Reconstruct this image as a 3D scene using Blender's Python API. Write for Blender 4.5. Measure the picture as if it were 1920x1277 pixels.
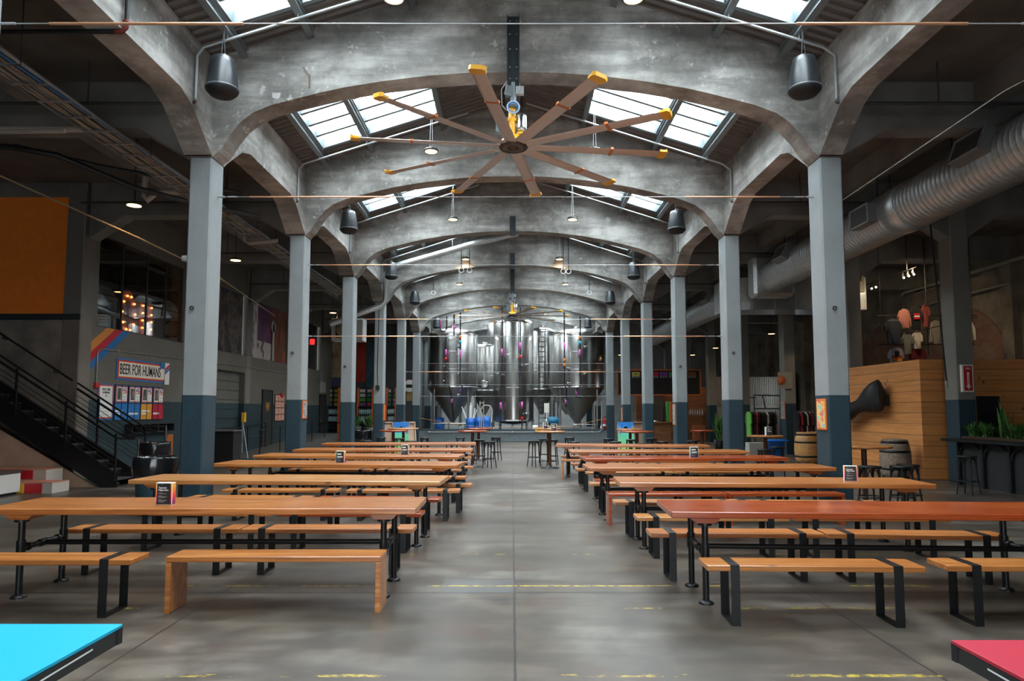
import bpy, math, random
from mathutils import Vector, Matrix
random.seed(7)
PI = math.pi
S = bpy.context.scene
for o in list(bpy.data.objects): bpy.data.objects.remove(o)

# ------------------------------------------------------------------ camera, sky, exposure
cam = bpy.data.cameras.new('camera'); co = bpy.data.objects.new('camera', cam)
S.collection.objects.link(co); S.camera = co
cam.sensor_fit = 'HORIZONTAL'; cam.sensor_width = 36.0; cam.lens = 36.0*1267/1920
cam.shift_y = 0.019; cam.clip_end = 300; cam.clip_start = 0.05
co.location = (-0.02, 0, 1.66); co.rotation_euler = (math.radians(90+4.2), 0, 0)

W = bpy.data.worlds.new('World'); S.world = W; W.use_nodes = True
wn = W.node_tree.nodes; wl = W.node_tree.links
bg = wn['Background']
tc = wn.new('ShaderNodeTexCoord'); sx = wn.new('ShaderNodeSeparateXYZ'); wl.new(tc.outputs['Generated'], sx.inputs[0])
cr = wn.new('ShaderNodeValToRGB'); wl.new(sx.outputs['Z'], cr.inputs[0])
cr.color_ramp.elements[0].position = 0.0; cr.color_ramp.elements[0].color = (0.30, 0.32, 0.34, 1)
cr.color_ramp.elements[1].position = 0.55; cr.color_ramp.elements[1].color = (0.86, 0.95, 1.0, 1)
wl.new(cr.outputs[0], bg.inputs[0]); bg.inputs[1].default_value = 14.0

vs = S.view_settings
S.display_settings.display_device = 'sRGB'
vs.view_transform = 'Standard'; vs.look = 'None'; vs.gamma = 1.0; vs.use_curve_mapping = False
vs.exposure = 0.92

# ------------------------------------------------------------------ building grid
D = 4.88
def ROW(n): return 10.55 + D*(n-1)          # front face of column row n
NX = 4.9                                     # inner face of the right nave columns
NXL = 4.82                                   # inner face of the left nave columns
def NI(s): return NX if s > 0 else NXL
ROWS = list(range(-1, 9))
YA, YB = -6.5, 51.0

# daylight portals in the skylight openings
def portal(name, loc, rot, sxv, syv):
    l = bpy.data.lights.new(name, 'AREA'); l.shape = 'RECTANGLE'; l.size = sxv; l.size_y = syv
    l.cycles.is_portal = True
    o = bpy.data.objects.new(name, l); S.collection.objects.link(o)
    o.location = loc; o.rotation_euler = rot
SK0, SK1 = 0.95, 4.2          # offsets of a skylight in its bay, from ROW(n)
RS = 0.32
def roofz(x): return 7.3 + RS*(NX-abs(x))
for n in range(-1, 9):
    for s in (-1, 1):
        portal('skylight_portal', (s*2.97, ROW(n)+(SK0+SK1)/2, roofz(2.97)+.12), (0, s*math.atan(RS), 0), 2.6, SK1-SK0)

# ------------------------------------------------------------------ material helpers
MATS = {}
def newmat(name):
    m = bpy.data.materials.new(name); m.use_nodes = True
    return m, m.node_tree.nodes, m.node_tree.links, m.node_tree.nodes['Principled BSDF']
def plain(name, col, rough=.6, metal=0., emit=None, es=0., spec=None, noise=0.0, nscale=6.0, bump=0.0, bscale=40.):
    if name in MATS: return MATS[name]
    m, N, L, P = newmat(name)
    P.inputs['Base Color'].default_value = (*col, 1); P.inputs['Roughness'].default_value = rough
    P.inputs['Metallic'].default_value = metal
    if spec is not None: P.inputs['Specular IOR Level'].default_value = spec
    if emit: P.inputs['Emission Color'].default_value = (*emit, 1); P.inputs['Emission Strength'].default_value = es
    if noise or bump:
        t = N.new('ShaderNodeTexCoord')
    if noise:
        n = N.new('ShaderNodeTexNoise'); n.inputs['Scale'].default_value = nscale; n.inputs['Detail'].default_value = 6
        L.new(t.outputs['Object'], n.inputs['Vector'])
        r = N.new('ShaderNodeValToRGB'); L.new(n.outputs[0], r.inputs[0])
        r.color_ramp.elements[0].position = .3; r.color_ramp.elements[1].position = .7
        r.color_ramp.elements[0].color = (*[c*(1-noise) for c in col], 1)
        r.color_ramp.elements[1].color = (*[min(1, c*(1+noise)) for c in col], 1)
        L.new(r.outputs[0], P.inputs['Base Color'])
    if bump:
        n = N.new('ShaderNodeTexNoise'); n.inputs['Scale'].default_value = bscale; n.inputs['Detail'].default_value = 4
        L.new(t.outputs['Object'], n.inputs['Vector'])
        b = N.new('ShaderNodeBump'); b.inputs['Strength'].default_value = bump; b.inputs['Distance'].default_value = .01
        L.new(n.outputs[0], b.inputs['Height']); L.new(b.outputs[0], P.inputs['Normal'])
    MATS[name] = m; return m
def mixc(N, L, fac, a, b):
    x = N.new('ShaderNodeMix'); x.data_type = 'RGBA'
    if isinstance(fac, (int, float)): x.inputs[0].default_value = fac
    else: L.new(fac, x.inputs[0])
    for i, v in ((6, a), (7, b)):
        if isinstance(v, tuple): x.inputs[i].default_value = (*v, 1) if len(v) == 3 else v
        else: L.new(v, x.inputs[i])
    return x.outputs[2]
def mth(N, L, op, a, b=None, c=None):
    x = N.new('ShaderNodeMath'); x.operation = op
    for i, v in enumerate((a, b, c)):
        if v is None: continue
        if isinstance(v, (int, float)): x.inputs[i].default_value = v
        else: L.new(v, x.inputs[i])
    return x.outputs[0]
def noise(N, L, vec, scale, detail=6, rough=.6, stretch=None):
    if stretch:
        mp = N.new('ShaderNodeMapping'); mp.inputs['Scale'].default_value = stretch; L.new(vec, mp.inputs[0]); vec = mp.outputs[0]
    n = N.new('ShaderNodeTexNoise'); n.inputs['Scale'].default_value = scale; n.inputs['Detail'].default_value = detail
    n.inputs['Roughness'].default_value = rough; L.new(vec, n.inputs['Vector']); return n.outputs[0]
def ramp(N, L, f, stops, interp='LINEAR'):
    r = N.new('ShaderNodeValToRGB'); L.new(f, r.inputs[0]); e = r.color_ramp.elements
    r.color_ramp.interpolation = interp
    while len(e) < len(stops): e.new(.5)
    for i, (p, c) in enumerate(stops):
        e[i].position = p; e[i].color = (*c, 1) if len(c) == 3 else c
    return r.outputs[0]
def bumpn(N, L, P, h, s, d=.01):
    b = N.new('ShaderNodeBump'); b.inputs['Strength'].default_value = s; b.inputs['Distance'].default_value = d
    L.new(h, b.inputs['Height']); L.new(b.outputs[0], P.inputs['Normal'])
G = lambda v: (v, v, v)

def mat_floor():
    m, N, L, P = newmat('polished concrete floor')
    g = N.new('ShaderNodeNewGeometry').outputs['Position']
    s = N.new('ShaderNodeSeparateXYZ'); L.new(g, s.inputs[0]); X, Y = s.outputs[0], s.outputs[1]
    a = noise(N, L, g, .55, 6, .52); b = noise(N, L, g, 2.6, 5, .55); c = noise(N, L, g, .9, 3, .45, (1, .35, 1))
    col = ramp(N, L, a, [(.32, (.044, .035, .026)), (.5, (.104, .087, .067)), (.66, (.190, .168, .140))])
    warm = ramp(N, L, c, [(.45, G(0)), (.7, G(1))])
    col = mixc(N, L, mth(N, L, 'MULTIPLY', warm, .45), col, (.13, .085, .058))
    col = mixc(N, L, ramp(N, L, b, [(.42, G(0)), (.68, G(.8))]), col, (.034, .029, .023))
    rust = mth(N, L, 'MULTIPLY', ramp(N, L, noise(N, L, g, 1.3, 2, .4), [(.58, G(0)), (.82, G(1))]), .6)
    st = noise(N, L, g, 2.2, 4, .5, (.35, 1.6, 1)); col = mixc(N, L, ramp(N, L, st, [(.4, G(.7)), (.56, G(0))]), col, (.045, .034, .025))
    col = mixc(N, L, rust, col, (.13, .06, .04))
    lines = None
    wob = mth(N, L, 'MULTIPLY', mth(N, L, 'SUBTRACT', noise(N, L, g, 5, 3), .5), .015)
    def ln(coord, at, hw):
        d = mth(N, L, 'ABSOLUTE', mth(N, L, 'SUBTRACT', mth(N, L, 'ADD', coord, wob), at))
        return mth(N, L, 'LESS_THAN', d, hw)
    for co_, at, hw in [(X, 0, .009), (X, -2.65, .008), (X, 2.65, .008), (X, 5.4, .008), (X, -5.4, .008), (Y, 6.08, .008), (Y, 6.28, .022), (Y, 11.1, .01), (Y, 16.0, .01), (Y, 20.9, .01), (Y, 1.2, .01), (Y, 30.6, .01), (Y, 25.8, .01)]:
        l = ln(co_, at, hw); lines = l if lines is None else mth(N, L, 'MAXIMUM', lines, l)
    col = mixc(N, L, mth(N, L, 'MULTIPLY', lines, .85), col, (.012, .012, .013))
    # newer patch of concrete in the aisle
    pt = mth(N, L, 'MULTIPLY', mth(N, L, 'MULTIPLY', mth(N, L, 'GREATER_THAN', X, -.68), mth(N, L, 'LESS_THAN', X, 0.)), mth(N, L, 'MULTIPLY', mth(N, L, 'GREATER_THAN', Y, 6.28), mth(N, L, 'LESS_THAN', Y, 6.75)))
    col = mixc(N, L, mth(N, L, 'MULTIPLY', pt, .6), col, (.10, .105, .11))
    yl = None
    for at, hw, th_ in ((6.52, .022, .50), (7.92, .018, .56), (5.80, .016, .57), (4.36, .022, .52), (1.9, .02, .5)):
        l = mth(N, L, 'MULTIPLY', ln(Y, at, hw), mth(N, L, 'GREATER_THAN', noise(N, L, g, 1.1, 6, .7, (1, 3, 1)), th_))
        yl = l if yl is None else mth(N, L, 'MAXIMUM', yl, l)
    wear = ramp(N, L, noise(N, L, g, 14, 5, .7), [(.42, G(0)), (.55, G(.9))])
    yl = mth(N, L, 'MULTIPLY', yl, wear)
    yl = mth(N, L, 'MULTIPLY', yl, mth(N, L, 'LESS_THAN', mth(N, L, 'ABSOLUTE', X), 4.2))
    col = mixc(N, L, yl, col, (.50, .36, .03))
    L.new(col, P.inputs['Base Color'])
    L.new(ramp(N, L, a, [(.3, G(.31)), (.7, G(.40))]), P.inputs['Roughness'])
    P.inputs['Specular IOR Level'].default_value = .9
    return m
def mat_raw():
    m, N, L, P = newmat('bare board-marked concrete')
    g = N.new('ShaderNodeNewGeometry').outputs['Position']
    s = N.new('ShaderNodeSeparateXYZ'); L.new(g, s.inputs[0])
    a = noise(N, L, g, .75, 9, .68); b = noise(N, L, g, 5.5, 8, .75); d = noise(N, L, g, 1.6, 6, .6, (.35, .35, 2.4))
    col = ramp(N, L, a, [(.3, (.10, .094, .085)), (.44, (.23, .22, .20)), (.56, (.40, .385, .36)), (.7, (.55, .54, .51))])
    col = mixc(N, L, ramp(N, L, d, [(.42, G(.55)), (.6, G(0))]), col, (.08, .077, .07))
    pale = mth(N, L, 'MULTIPLY', ramp(N, L, b, [(.57, G(0)), (.62, G(1))]), ramp(N, L, noise(N, L, g, .8, 4, .6), [(.45, G(0)), (.62, G(.8))]))
    col = mixc(N, L, pale, col, (.50, .49, .46))
    v = N.new('ShaderNodeTexVoronoi'); v.inputs['Scale'].default_value = .75; L.new(g, v.inputs['Vector'])
    vd = mth(N, L, 'ADD', v.outputs['Distance'], mth(N, L, 'MULTIPLY', mth(N, L, 'SUBTRACT', b, .5), .16))
    col = mixc(N, L, mth(N, L, 'LESS_THAN', vd, .06), col, (.42, .41, .39))
    L.new(col, P.inputs['Base Color']); P.inputs['Roughness'].default_value = .85
    bumpn(N, L, P, b, .5, .02)
    return m
def mat_paint2(name, top, bot, zl=1.885, chips=True, rough=.55):
    m, N, L, P = newmat(name)
    g = N.new('ShaderNodeNewGeometry').outputs['Position']
    s = N.new('ShaderNodeSeparateXYZ'); L.new(g, s.inputs[0])
    a = noise(N, L, g, 1.1, 6, .6); b = noise(N, L, g, 14, 5, .65, (1, 1, .5))
    k = mth(N, L, 'GREATER_THAN', s.outputs[2], zl)
    col = mixc(N, L, k, bot, top)
    var = mixc(N, L, k, tuple(c*.72 for c in bot), tuple(c*.8 for c in top))
    col = mixc(N, L, ramp(N, L, a, [(.35, G(.8)), (.65, G(0))]), col, var)
    if chips:
        ch = mth(N, L, 'MULTIPLY', mth(N, L, 'GREATER_THAN', b, .735), mth(N, L, 'GREATER_THAN', noise(N, L, g, 2.3, 2), .5))
        col = mixc(N, L, mth(N, L, 'MULTIPLY', ch, .8), col, (.55, .58, .58))
    L.new(col, P.inputs['Base Color']); P.inputs['Roughness'].default_value = rough
    bumpn(N, L, P, b, .35, .015)
    return m
def mat_block(name, top, bot, zl=1.885):
    m = mat_paint2(name, top, bot, zl, False); N, L = m.node_tree.nodes, m.node_tree.links; P = N['Principled BSDF']
    g = N.new('ShaderNodeNewGeometry').outputs['Position']
    s = N.new('ShaderNodeSeparateXYZ'); L.new(g, s.inputs[0]); c = N.new('ShaderNodeCombineXYZ')
    L.new(s.outputs[1], c.inputs[0]); L.new(s.outputs[2], c.inputs[1])
    bt = N.new('ShaderNodeTexBrick'); L.new(c.outputs[0], bt.inputs[0]); bt.inputs['Scale'].default_value = 1
    bt.inputs['Brick Width'].default_value = .4; bt.inputs['Row Height'].default_value = .2; bt.inputs['Mortar Size'].default_value = .008
    bumpn(N, L, P, mth(N, L, 'SUBTRACT', 1., bt.outputs['Fac']), .5, .01)
    return m
def mat_wood(name, c1, c2, dark, rough=.3, scale=1., coat=.3):
    m, N, L, P = newmat(name)
    t = N.new('ShaderNodeTexCoord').outputs['Object']
    oi = N.new('ShaderNodeObjectInfo').outputs['Random']
    va = N.new('ShaderNodeVectorMath'); va.operation = 'ADD'; L.new(t, va.inputs[0])
    cb = N.new('ShaderNodeCombineXYZ'); L.new(mth(N, L, 'MULTIPLY', oi, 37.), cb.inputs[0]); L.new(mth(N, L, 'MULTIPLY', oi, 11.), cb.inputs[1])
    L.new(cb.outputs[0], va.inputs[1]); v = va.outputs[0]
    gr = noise(N, L, v, 3.*scale, 8, .62, (.28, 6, 6)); fine = noise(N, L, v, 14*scale, 6, .7, (.12, 9, 9)); big = noise(N, L, v, .9, 3, .5, (.5, 2.5, 2.5))
    col = ramp(N, L, gr, [(.38, tuple(x*.8 for x in c1)), (.48, c1), (.6, c2)])
    col = mixc(N, L, ramp(N, L, fine, [(.50, G(0)), (.62, G(.65))]), col, dark)
    col = mixc(N, L, ramp(N, L, big, [(.4, G(.35)), (.6, G(0))]), col, tuple(x*.7 for x in c1))
    vo = N.new('ShaderNodeTexVoronoi'); vo.inputs['Scale'].default_value = 1.6; mp = N.new('ShaderNodeMapping'); mp.inputs['Scale'].default_value = (.8, 2.2, 2.2)
    L.new(v, mp.inputs[0]); L.new(mp.outputs[0], vo.inputs['Vector'])
    col = mixc(N, L, ramp(N, L, vo.outputs['Distance'], [(.035, G(.85)), (.07, G(0))]), col, tuple(x*.35 for x in dark))
    # glued boards along the length
    s = N.new('ShaderNodeSeparateXYZ'); L.new(t, s.inputs[0])
    fr = mth(N, L, 'FRACT', mth(N, L, 'MULTIPLY', s.outputs[1], 7.3))
    col = mixc(N, L, mth(N, L, 'MULTIPLY', mth(N, L, 'LESS_THAN', fr, .035), .55), col, dark)
    L.new(col, P.inputs['Base Color']); P.inputs['Roughness'].default_value = rough; P.inputs['Specular IOR Level'].default_value = .5
    P.inputs['Coat Weight'].default_value = coat; P.inputs['Coat Roughness'].default_value = .18
    return m
def mat_planks():
    m, N, L, P = newmat('knotty pine boards')
    g = N.new('ShaderNodeNewGeometry').outputs['Position']
    s = N.new('ShaderNodeSeparateXYZ'); L.new(g, s.inputs[0])
    u = mth(N, L, 'ADD', s.outputs[0], s.outputs[1]); zz = mth(N, L, 'MULTIPLY', s.outputs[2], 1/.262)
    row = mth(N, L, 'FLOOR', zz); fr = mth(N, L, 'FRACT', zz)
    c = N.new('ShaderNodeCombineXYZ'); L.new(u, c.inputs[0]); L.new(mth(N, L, 'MULTIPLY', row, 3.7), c.inputs[1]); L.new(s.outputs[2], c.inputs[2])
    v = c.outputs[0]
    wn_ = N.new('ShaderNodeTexWhiteNoise'); wn_.noise_dimensions = '1D'; L.new(row, wn_.inputs['W'])
    gr = noise(N, L, v, 2.2, 7, .6, (.5, 1, 9))
    col = ramp(N, L, gr, [(.3, (.58, .21, .055)), (.6, (.80, .33, .095)), (.75, (.84, .40, .13))])
    col = mixc(N, L, mth(N, L, 'MULTIPLY', wn_.outputs[0], .35), col, (.38, .17, .06))
    vo = N.new('ShaderNodeTexVoronoi'); vo.inputs['Scale'].default_value = 2.3; L.new(v, vo.inputs['Vector'])
    col = mixc(N, L, ramp(N, L, vo.outputs['Distance'], [(.06, G(.9)), (.10, G(0))]), col, (.10, .04, .02))
    gap = mth(N, L, 'LESS_THAN', fr, .035)
    col = mixc(N, L, gap, col, (.03, .015, .01))
    L.new(col, P.inputs['Base Color']); P.inputs['Roughness'].default_value = .55
    bumpn(N, L, P, mth(N, L, 'SUBTRACT', 1., gap), .6, .01)
    return m
def mat_brickwall():
    m, N, L, P = newmat('old plaster and brick')
    g = N.new('ShaderNodeNewGeometry').outputs['Position']
    s = N.new('ShaderNodeSeparateXYZ'); L.new(g, s.inputs[0]); c = N.new('ShaderNodeCombineXYZ')
    L.new(mth(N, L, 'ADD', s.outputs[0], s.outputs[1]), c.inputs[0]); L.new(s.outputs[2], c.inputs[1])
    bt = N.new('ShaderNodeTexBrick'); L.new(c.outputs[0], bt.inputs[0]); bt.inputs['Scale'].default_value = 1
    bt.inputs['Brick Width'].default_value = .22; bt.inputs['Row Height'].default_value = .075; bt.inputs['Mortar Size'].default_value = .01
    bt.inputs['Color1'].default_value = (.22, .085, .05, 1); bt.inputs['Color2'].default_value = (.14, .06, .04, 1); bt.inputs['Mortar'].default_value = (.16, .13, .10, 1)
    L.new(mixc(N, L, ramp(N, L, noise(N, L, g, 2, 6), [(.45, G(0)), (.65, G(.6))]), bt.outputs[0], (.2, .17, .13)), P.inputs['Base Color'])
    bumpn(N, L, P, mth(N, L, 'SUBTRACT', 1., bt.outputs['Fac']), .6, .01); P.inputs['Roughness'].default_value = .9
    return m
def mat_mural(name, stops, scale=.7, stretch=(1, 1, .5), emis=0):
    m, N, L, P = newmat(name)
    g = N.new('ShaderNodeNewGeometry').outputs['Position']
    a = noise(N, L, g, scale, 5, .6, stretch)
    L.new(ramp(N, L, a, stops), P.inputs['Base Color']); P.inputs['Roughness'].default_value = .6
    return m
def mat_steel(name='brushed stainless steel', rough=.24, col=(.48, .475, .46)):
    m, N, L, P = newmat(name)
    P.inputs['Metallic'].default_value = 1; P.inputs['Base Color'].default_value = (*col, 1); P.inputs['Roughness'].default_value = rough
    return m
def mat_galv():
    m, N, L, P = newmat('galvanised sheet')
    t = N.new('ShaderNodeTexCoord').outputs['Object']
    v = N.new('ShaderNodeTexVoronoi'); v.inputs['Scale'].default_value = 18; L.new(t, v.inputs['Vector'])
    P.inputs['Metallic'].default_value = .85
    L.new(mixc(N, L, v.outputs['Color'], (.38, .40, .40), (.50, .52, .52)), P.inputs['Base Color']); P.inputs['Roughness'].default_value = .4
    return m
def mat_glass(name, tint=(1, 1, 1), gloss=.12, rough=.0):
    m = bpy.data.materials.new(name); m.use_nodes = True; N, L = m.node_tree.nodes, m.node_tree.links
    N.remove(N['Principled BSDF']); o = N['Material Output']
    a = N.new('ShaderNodeBsdfTransparent'); a.inputs[0].default_value = (*tint, 1)
    b = N.new('ShaderNodeBsdfGlossy'); b.inputs['Roughness'].default_value = rough; x = N.new('ShaderNodeMixShader')
    x.inputs[0].default_value = gloss; L.new(a.outputs[0], x.inputs[1]); L.new(b.outputs[0], x.inputs[2]); L.new(x.outputs[0], o.inputs[0])
    return m
def mat_gradient(name, axis, stops, rough=.5, interp='LINEAR'):
    m, N, L, P = newmat(name); t = N.new('ShaderNodeTexCoord').outputs['Object']
    s = N.new('ShaderNodeSeparateXYZ'); L.new(t, s.inputs[0])
    L.new(ramp(N, L, s.outputs[axis], stops, interp), P.inputs['Base Color']); P.inputs['Roughness'].default_value = rough
    return m

FLOOR = mat_floor(); RAW = mat_raw()
COLP = mat_paint2('grey over teal column paint', (.27, .295, .30), (.016, .043, .060))
WALLP = mat_block('olive grey over teal block paint', (.145, .142, .122), (.020, .045, .055))
AISP = mat_paint2('aisle column paint', (.22, .21, .185), (.016, .043, .060))
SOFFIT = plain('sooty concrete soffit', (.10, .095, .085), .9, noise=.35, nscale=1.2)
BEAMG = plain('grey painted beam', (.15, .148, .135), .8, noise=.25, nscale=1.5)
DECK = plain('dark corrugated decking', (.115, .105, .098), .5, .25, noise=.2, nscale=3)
STEELP = plain('grey painted steel', (.16, .19, .20), .45, .3)
BLACKM = plain('black powder coated steel', (.012, .013, .014), .42, .3)
PIPEB = plain('blackened iron pipe', (.022, .022, .022), .38, .6)
WHITEP = plain('white painted pipe', (.55, .57, .58), .45)
COPPER = plain('copper tube', (.85, .45, .26), .3, .7)
WOODS = [mat_wood('honey fir tabletop', (.40, .13, .032), (.56, .22, .062), (.20, .055, .014)),
         mat_wood('pale fir tabletop', (.52, .22, .068), (.66, .33, .12), (.30, .10, .03)),
         mat_wood('red stained tabletop', (.34, .055, .012), (.46, .10, .022), (.16, .025, .008), .24),
         mat_wood('amber fir plank', (.46, .16, .038), (.60, .25, .07), (.22, .06, .015))]
PLANKS = mat_planks(); BRICK = mat_brickwall(); STEEL = mat_steel(); GALV = mat_galv()
PLASTER = plain('aged plaster', (.17, .145, .11), .9, noise=.45, nscale=1.3)
ORANGE = plain('orange painted wall', (.88, .22, .02), .75, noise=.06)
TRIMD = plain('dark trim', (.02, .028, .034), .6)
LAMPW = plain('warm lamp diffuser', (1, .9, .75), .4, emit=(1, .55, .20), es=3.4)
LAMPC = plain('spot lamp lens', (1, .95, .9), .4, emit=(1, .88, .7), es=30)
RED = plain('signal red', (.55, .012, .02), .4); WHITE = plain('clean white', (.80, .80, .78), .5); BLUE = plain('sign blue', (.02, .17, .48), .5)
YEL = plain('sign yellow', (.85, .50, .03), .45); OR2 = plain('sign orange', (.75, .25, .04), .5); BLK = plain('matt black', (.012, .012, .013), .6)
CREAM = plain('cream enamel', (.78, .74, .66), .5); GREY = plain('mid grey', (.3, .31, .31), .6); PINKP = plain('magenta label', (.55, .10, .40), .5)
BARREL = plain('blue polyethylene', (.01, .13, .50), .4)
LEAF = plain('leaf green', (.05, .14, .025), .5, noise=.4, nscale=9)
SOIL = plain('bark mulch', (.05, .025, .012), .95, noise=.5, nscale=30)
PLY = plain('pale plywood', (.50, .34, .24), .7, noise=.12, nscale=2.)
BAG = plain('black plastic bag', (.012, .012, .014), .18)
TEALP = plain('teal bin plastic', (.035, .09, .115), .5)
SKYG = mat_glass('skylight glass', (.97, .99, 1), .05, .05)
GLASS = mat_glass('interior window glass', (.55, .62, .62), .28)

# ------------------------------------------------------------------ mesh helpers
class MB:
    def __init__(s): s.v = []; s.f = []; s.sm = []; s.mi = []; s.cur = 0; s.mx = None
    def add(s, vs, fs, smooth=False):
        b = len(s.v)
        if s.mx is not None: vs = [s.mx @ Vector(p) for p in vs]
        s.v += [tuple(p) for p in vs]
        for f in fs: s.f.append([b+i for i in f]); s.sm.append(smooth); s.mi.append(s.cur)
    def box(s, x0, x1, y0, y1, z0, z1, bev=0.):
        x0, x1 = min(x0, x1), max(x0, x1); y0, y1 = min(y0, y1), max(y0, y1); z0, z1 = min(z0, z1), max(z0, z1)
        if bev <= 0:
            v = [(x, y, z) for x in (x0, x1) for y in (y0, y1) for z in (z0, z1)]
            s.add(v, [(0, 1, 3, 2), (4, 6, 7, 5), (0, 4, 5, 1), (2, 3, 7, 6), (0, 2, 6, 4), (1, 5, 7, 3)])
        else:   # edges chamfered all round
            b = min(bev, (x1-x0)/2.01, (y1-y0)/2.01, (z1-z0)/2.01); vs = []
            idx = {}
            for i, x in enumerate((x0, x1)):
                for j, y in enumerate((y0, y1)):
                    for k, z in enumerate((z0, z1)):
                        ix, iy, iz = (b if i == 0 else -b), (b if j == 0 else -b), (b if k == 0 else -b)
                        idx[i, j, k] = len(vs)
                        vs += [(x, y+iy, z+iz), (x+ix, y, z+iz), (x+ix, y+iy, z)]
            F = []
            q = lambda i, j, k, a: idx[i, j, k]+a
            for i in (0, 1): F.append([q(i, 0, 0, 0), q(i, 0, 1, 0), q(i, 1, 1, 0), q(i, 1, 0, 0)][::(1 if i == 0 else -1)])
            for j in (0, 1): F.append([q(0, j, 0, 1), q(1, j, 0, 1), q(1, j, 1, 1), q(0, j, 1, 1)][::(1 if j == 0 else -1)])
            for k in (0, 1): F.append([q(0, 0, k, 2), q(0, 1, k, 2), q(1, 1, k, 2), q(1, 0, k, 2)][::(1 if k == 0 else -1)])
            for i in (0, 1):
                for j in (0, 1): F.append([q(i, j, 0, 0), q(i, j, 1, 0), q(i, j, 1, 1), q(i, j, 0, 1)])
            for i in (0, 1):
                for k in (0, 1): F.append([q(i, 0, k, 0), q(i, 1, k, 0), q(i, 1, k, 2), q(i, 0, k, 2)])
            for j in (0, 1):
                for k in (0, 1): F.append([q(0, j, k, 1), q(1, j, k, 1), q(1, j, k, 2), q(0, j, k, 2)])
            for i in (0, 1):
                for j in (0, 1):
                    for k in (0, 1): F.append([q(i, j, k, 0), q(i, j, k, 1), q(i, j, k, 2)])
            s.add(vs, F)
        return s
    def bar(s, a, b, w, h, up=(0, 0, 1)):
        a, b = Vector(a), Vector(b); d = (b-a).normalized(); u = Vector(up)
        if abs(d.dot(u)) > .98: u = Vector((1, 0, 0))
        r = d.cross(u).normalized(); u = r.cross(d).normalized(); r *= w/2; u *= h/2
        v = [p+i*r+j*u for p in (a, b) for i, j in ((-1, -1), (1, -1), (1, 1), (-1, 1))]
        s.add(v, [(3, 2, 1, 0), (4, 5, 6, 7), (0, 1, 5, 4), (1, 2, 6, 5), (2, 3, 7, 6), (3, 0, 4, 7)]); return s
    def tube(s, pts, r, n=8, cap=True):
        pts = [Vector(p) for p in pts]; rs = r if isinstance(r, (list, tuple)) else [r]*len(pts)
        rings = []; ref = None
        for i, p in enumerate(pts):
            d = (pts[min(i+1, len(pts)-1)]-pts[max(i-1, 0)])
            if d.length < 1e-9: d = Vector((0, 0, 1))
            d.normalize()
            if ref is None:
                ref = Vector((0, 0, 1)) if abs(d.z) < .9 else Vector((1, 0, 0))
            a = d.cross(ref)
            if a.length < 1e-4: a = d.cross(Vector((0, 1, 0)))
            a.normalize(); b = a.cross(d).normalized(); ref = b
            rings.append([p+rs[i]*(math.cos(2*PI*k/n)*a+math.sin(2*PI*k/n)*b) for k in range(n)])
        v = [q for R in rings for q in R]
        f = [(i*n+k, i*n+(k+1) % n, (i+1)*n+(k+1) % n, (i+1)*n+k) for i in range(len(pts)-1) for k in range(n)]
        s.add(v, f, True)
        if cap: s.add(rings[0], [tuple(range(n))]); s.add(rings[-1], [tuple(range(n))[::-1]])
        return s
    def lathe(s, prof, c=(0, 0, 0), n=24, axis='z', smooth=True):
        v = []
        for r, z in prof:
            for k in range(n):
                a = 2*PI*k/n; x, y = r*math.cos(a), r*math.sin(a)
                p = (x, y, z) if axis == 'z' else ((z, x, y) if axis == 'x' else (y, z, x))
                v.append((p[0]+c[0], p[1]+c[1], p[2]+c[2]))
        f = [(i*n+k, i*n+(k+1) % n, (i+1)*n+(k+1) % n, (i+1)*n+k) for i in range(len(prof)-1) for k in range(n)]
        s.add(v, f, smooth)
        for i, fl in ((0, True), (len(prof)-1, False)):
            if prof[i][0] > 1e-4: s.add(v[i*n:(i+1)*n], [tuple(range(n))[::-1] if fl else tuple(range(n))])
        return s
    def prism(s, poly, a, b, axis='y'):
        f3 = {'y': lambda p, t: (p[0], t, p[1]), 'x': lambda p, t: (t, p[0], p[1]), 'z': lambda p, t: (p[0], p[1], t)}[axis]
        n = len(poly); v = [f3(p, a) for p in poly]+[f3(p, b) for p in poly]
        s.add(v, [tuple(range(n)), tuple(range(n, 2*n))[::-1]]+[(i, (i+1) % n, n+(i+1) % n, n+i) for i in range(n)]); return s
    def build(s, name, mat, parent=None, loc=None, rot=None):
        me = bpy.data.meshes.new(name); me.from_pydata(s.v, [], s.f)
        for m in (mat if isinstance(mat, (list, tuple)) else [mat]): me.materials.append(m)
        me.polygons.foreach_set('use_smooth', s.sm); me.polygons.foreach_set('material_index', s.mi)
        import bmesh
        bm = bmesh.new(); bm.from_mesh(me); bmesh.ops.recalc_face_normals(bm, faces=bm.faces); bm.to_mesh(me); bm.free()
        me.update()
        o = bpy.data.objects.new(name, me); S.collection.objects.link(o)
        if loc: o.location = loc
        if rot: o.rotation_euler = rot
        if parent: o.parent = parent
        return o
def tag(o, label, cat, group=None, kind=None):
    o['label'] = label; o['category'] = cat
    if group: o['group'] = group
    if kind: o['kind'] = kind
    return o
def struct(o, label=None):
    o['kind'] = 'structure'
    if label: o['label'] = label
    return o
def thing(name, label, cat, loc=(0, 0, 0), rz=0, group=None):
    o = bpy.data.objects.new(name, None); S.collection.objects.link(o); o.location = loc; o.rotation_euler = (0, 0, rz)
    o.empty_display_size = .1
    return tag(o, label, cat, group)
def dup(root, loc, rz, label, group=None, scale=None):
    r = root.copy(); S.collection.objects.link(r); r.location = loc; r.rotation_euler = (0, 0, rz); r['label'] = label
    if group: r['group'] = group
    if scale: r.scale = scale
    for ch in list(root.children):
        c = ch.copy(); S.collection.objects.link(c); c.parent = r
        for g in list(ch.children):
            d = g.copy(); S.collection.objects.link(d); d.parent = c
    return r
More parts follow.
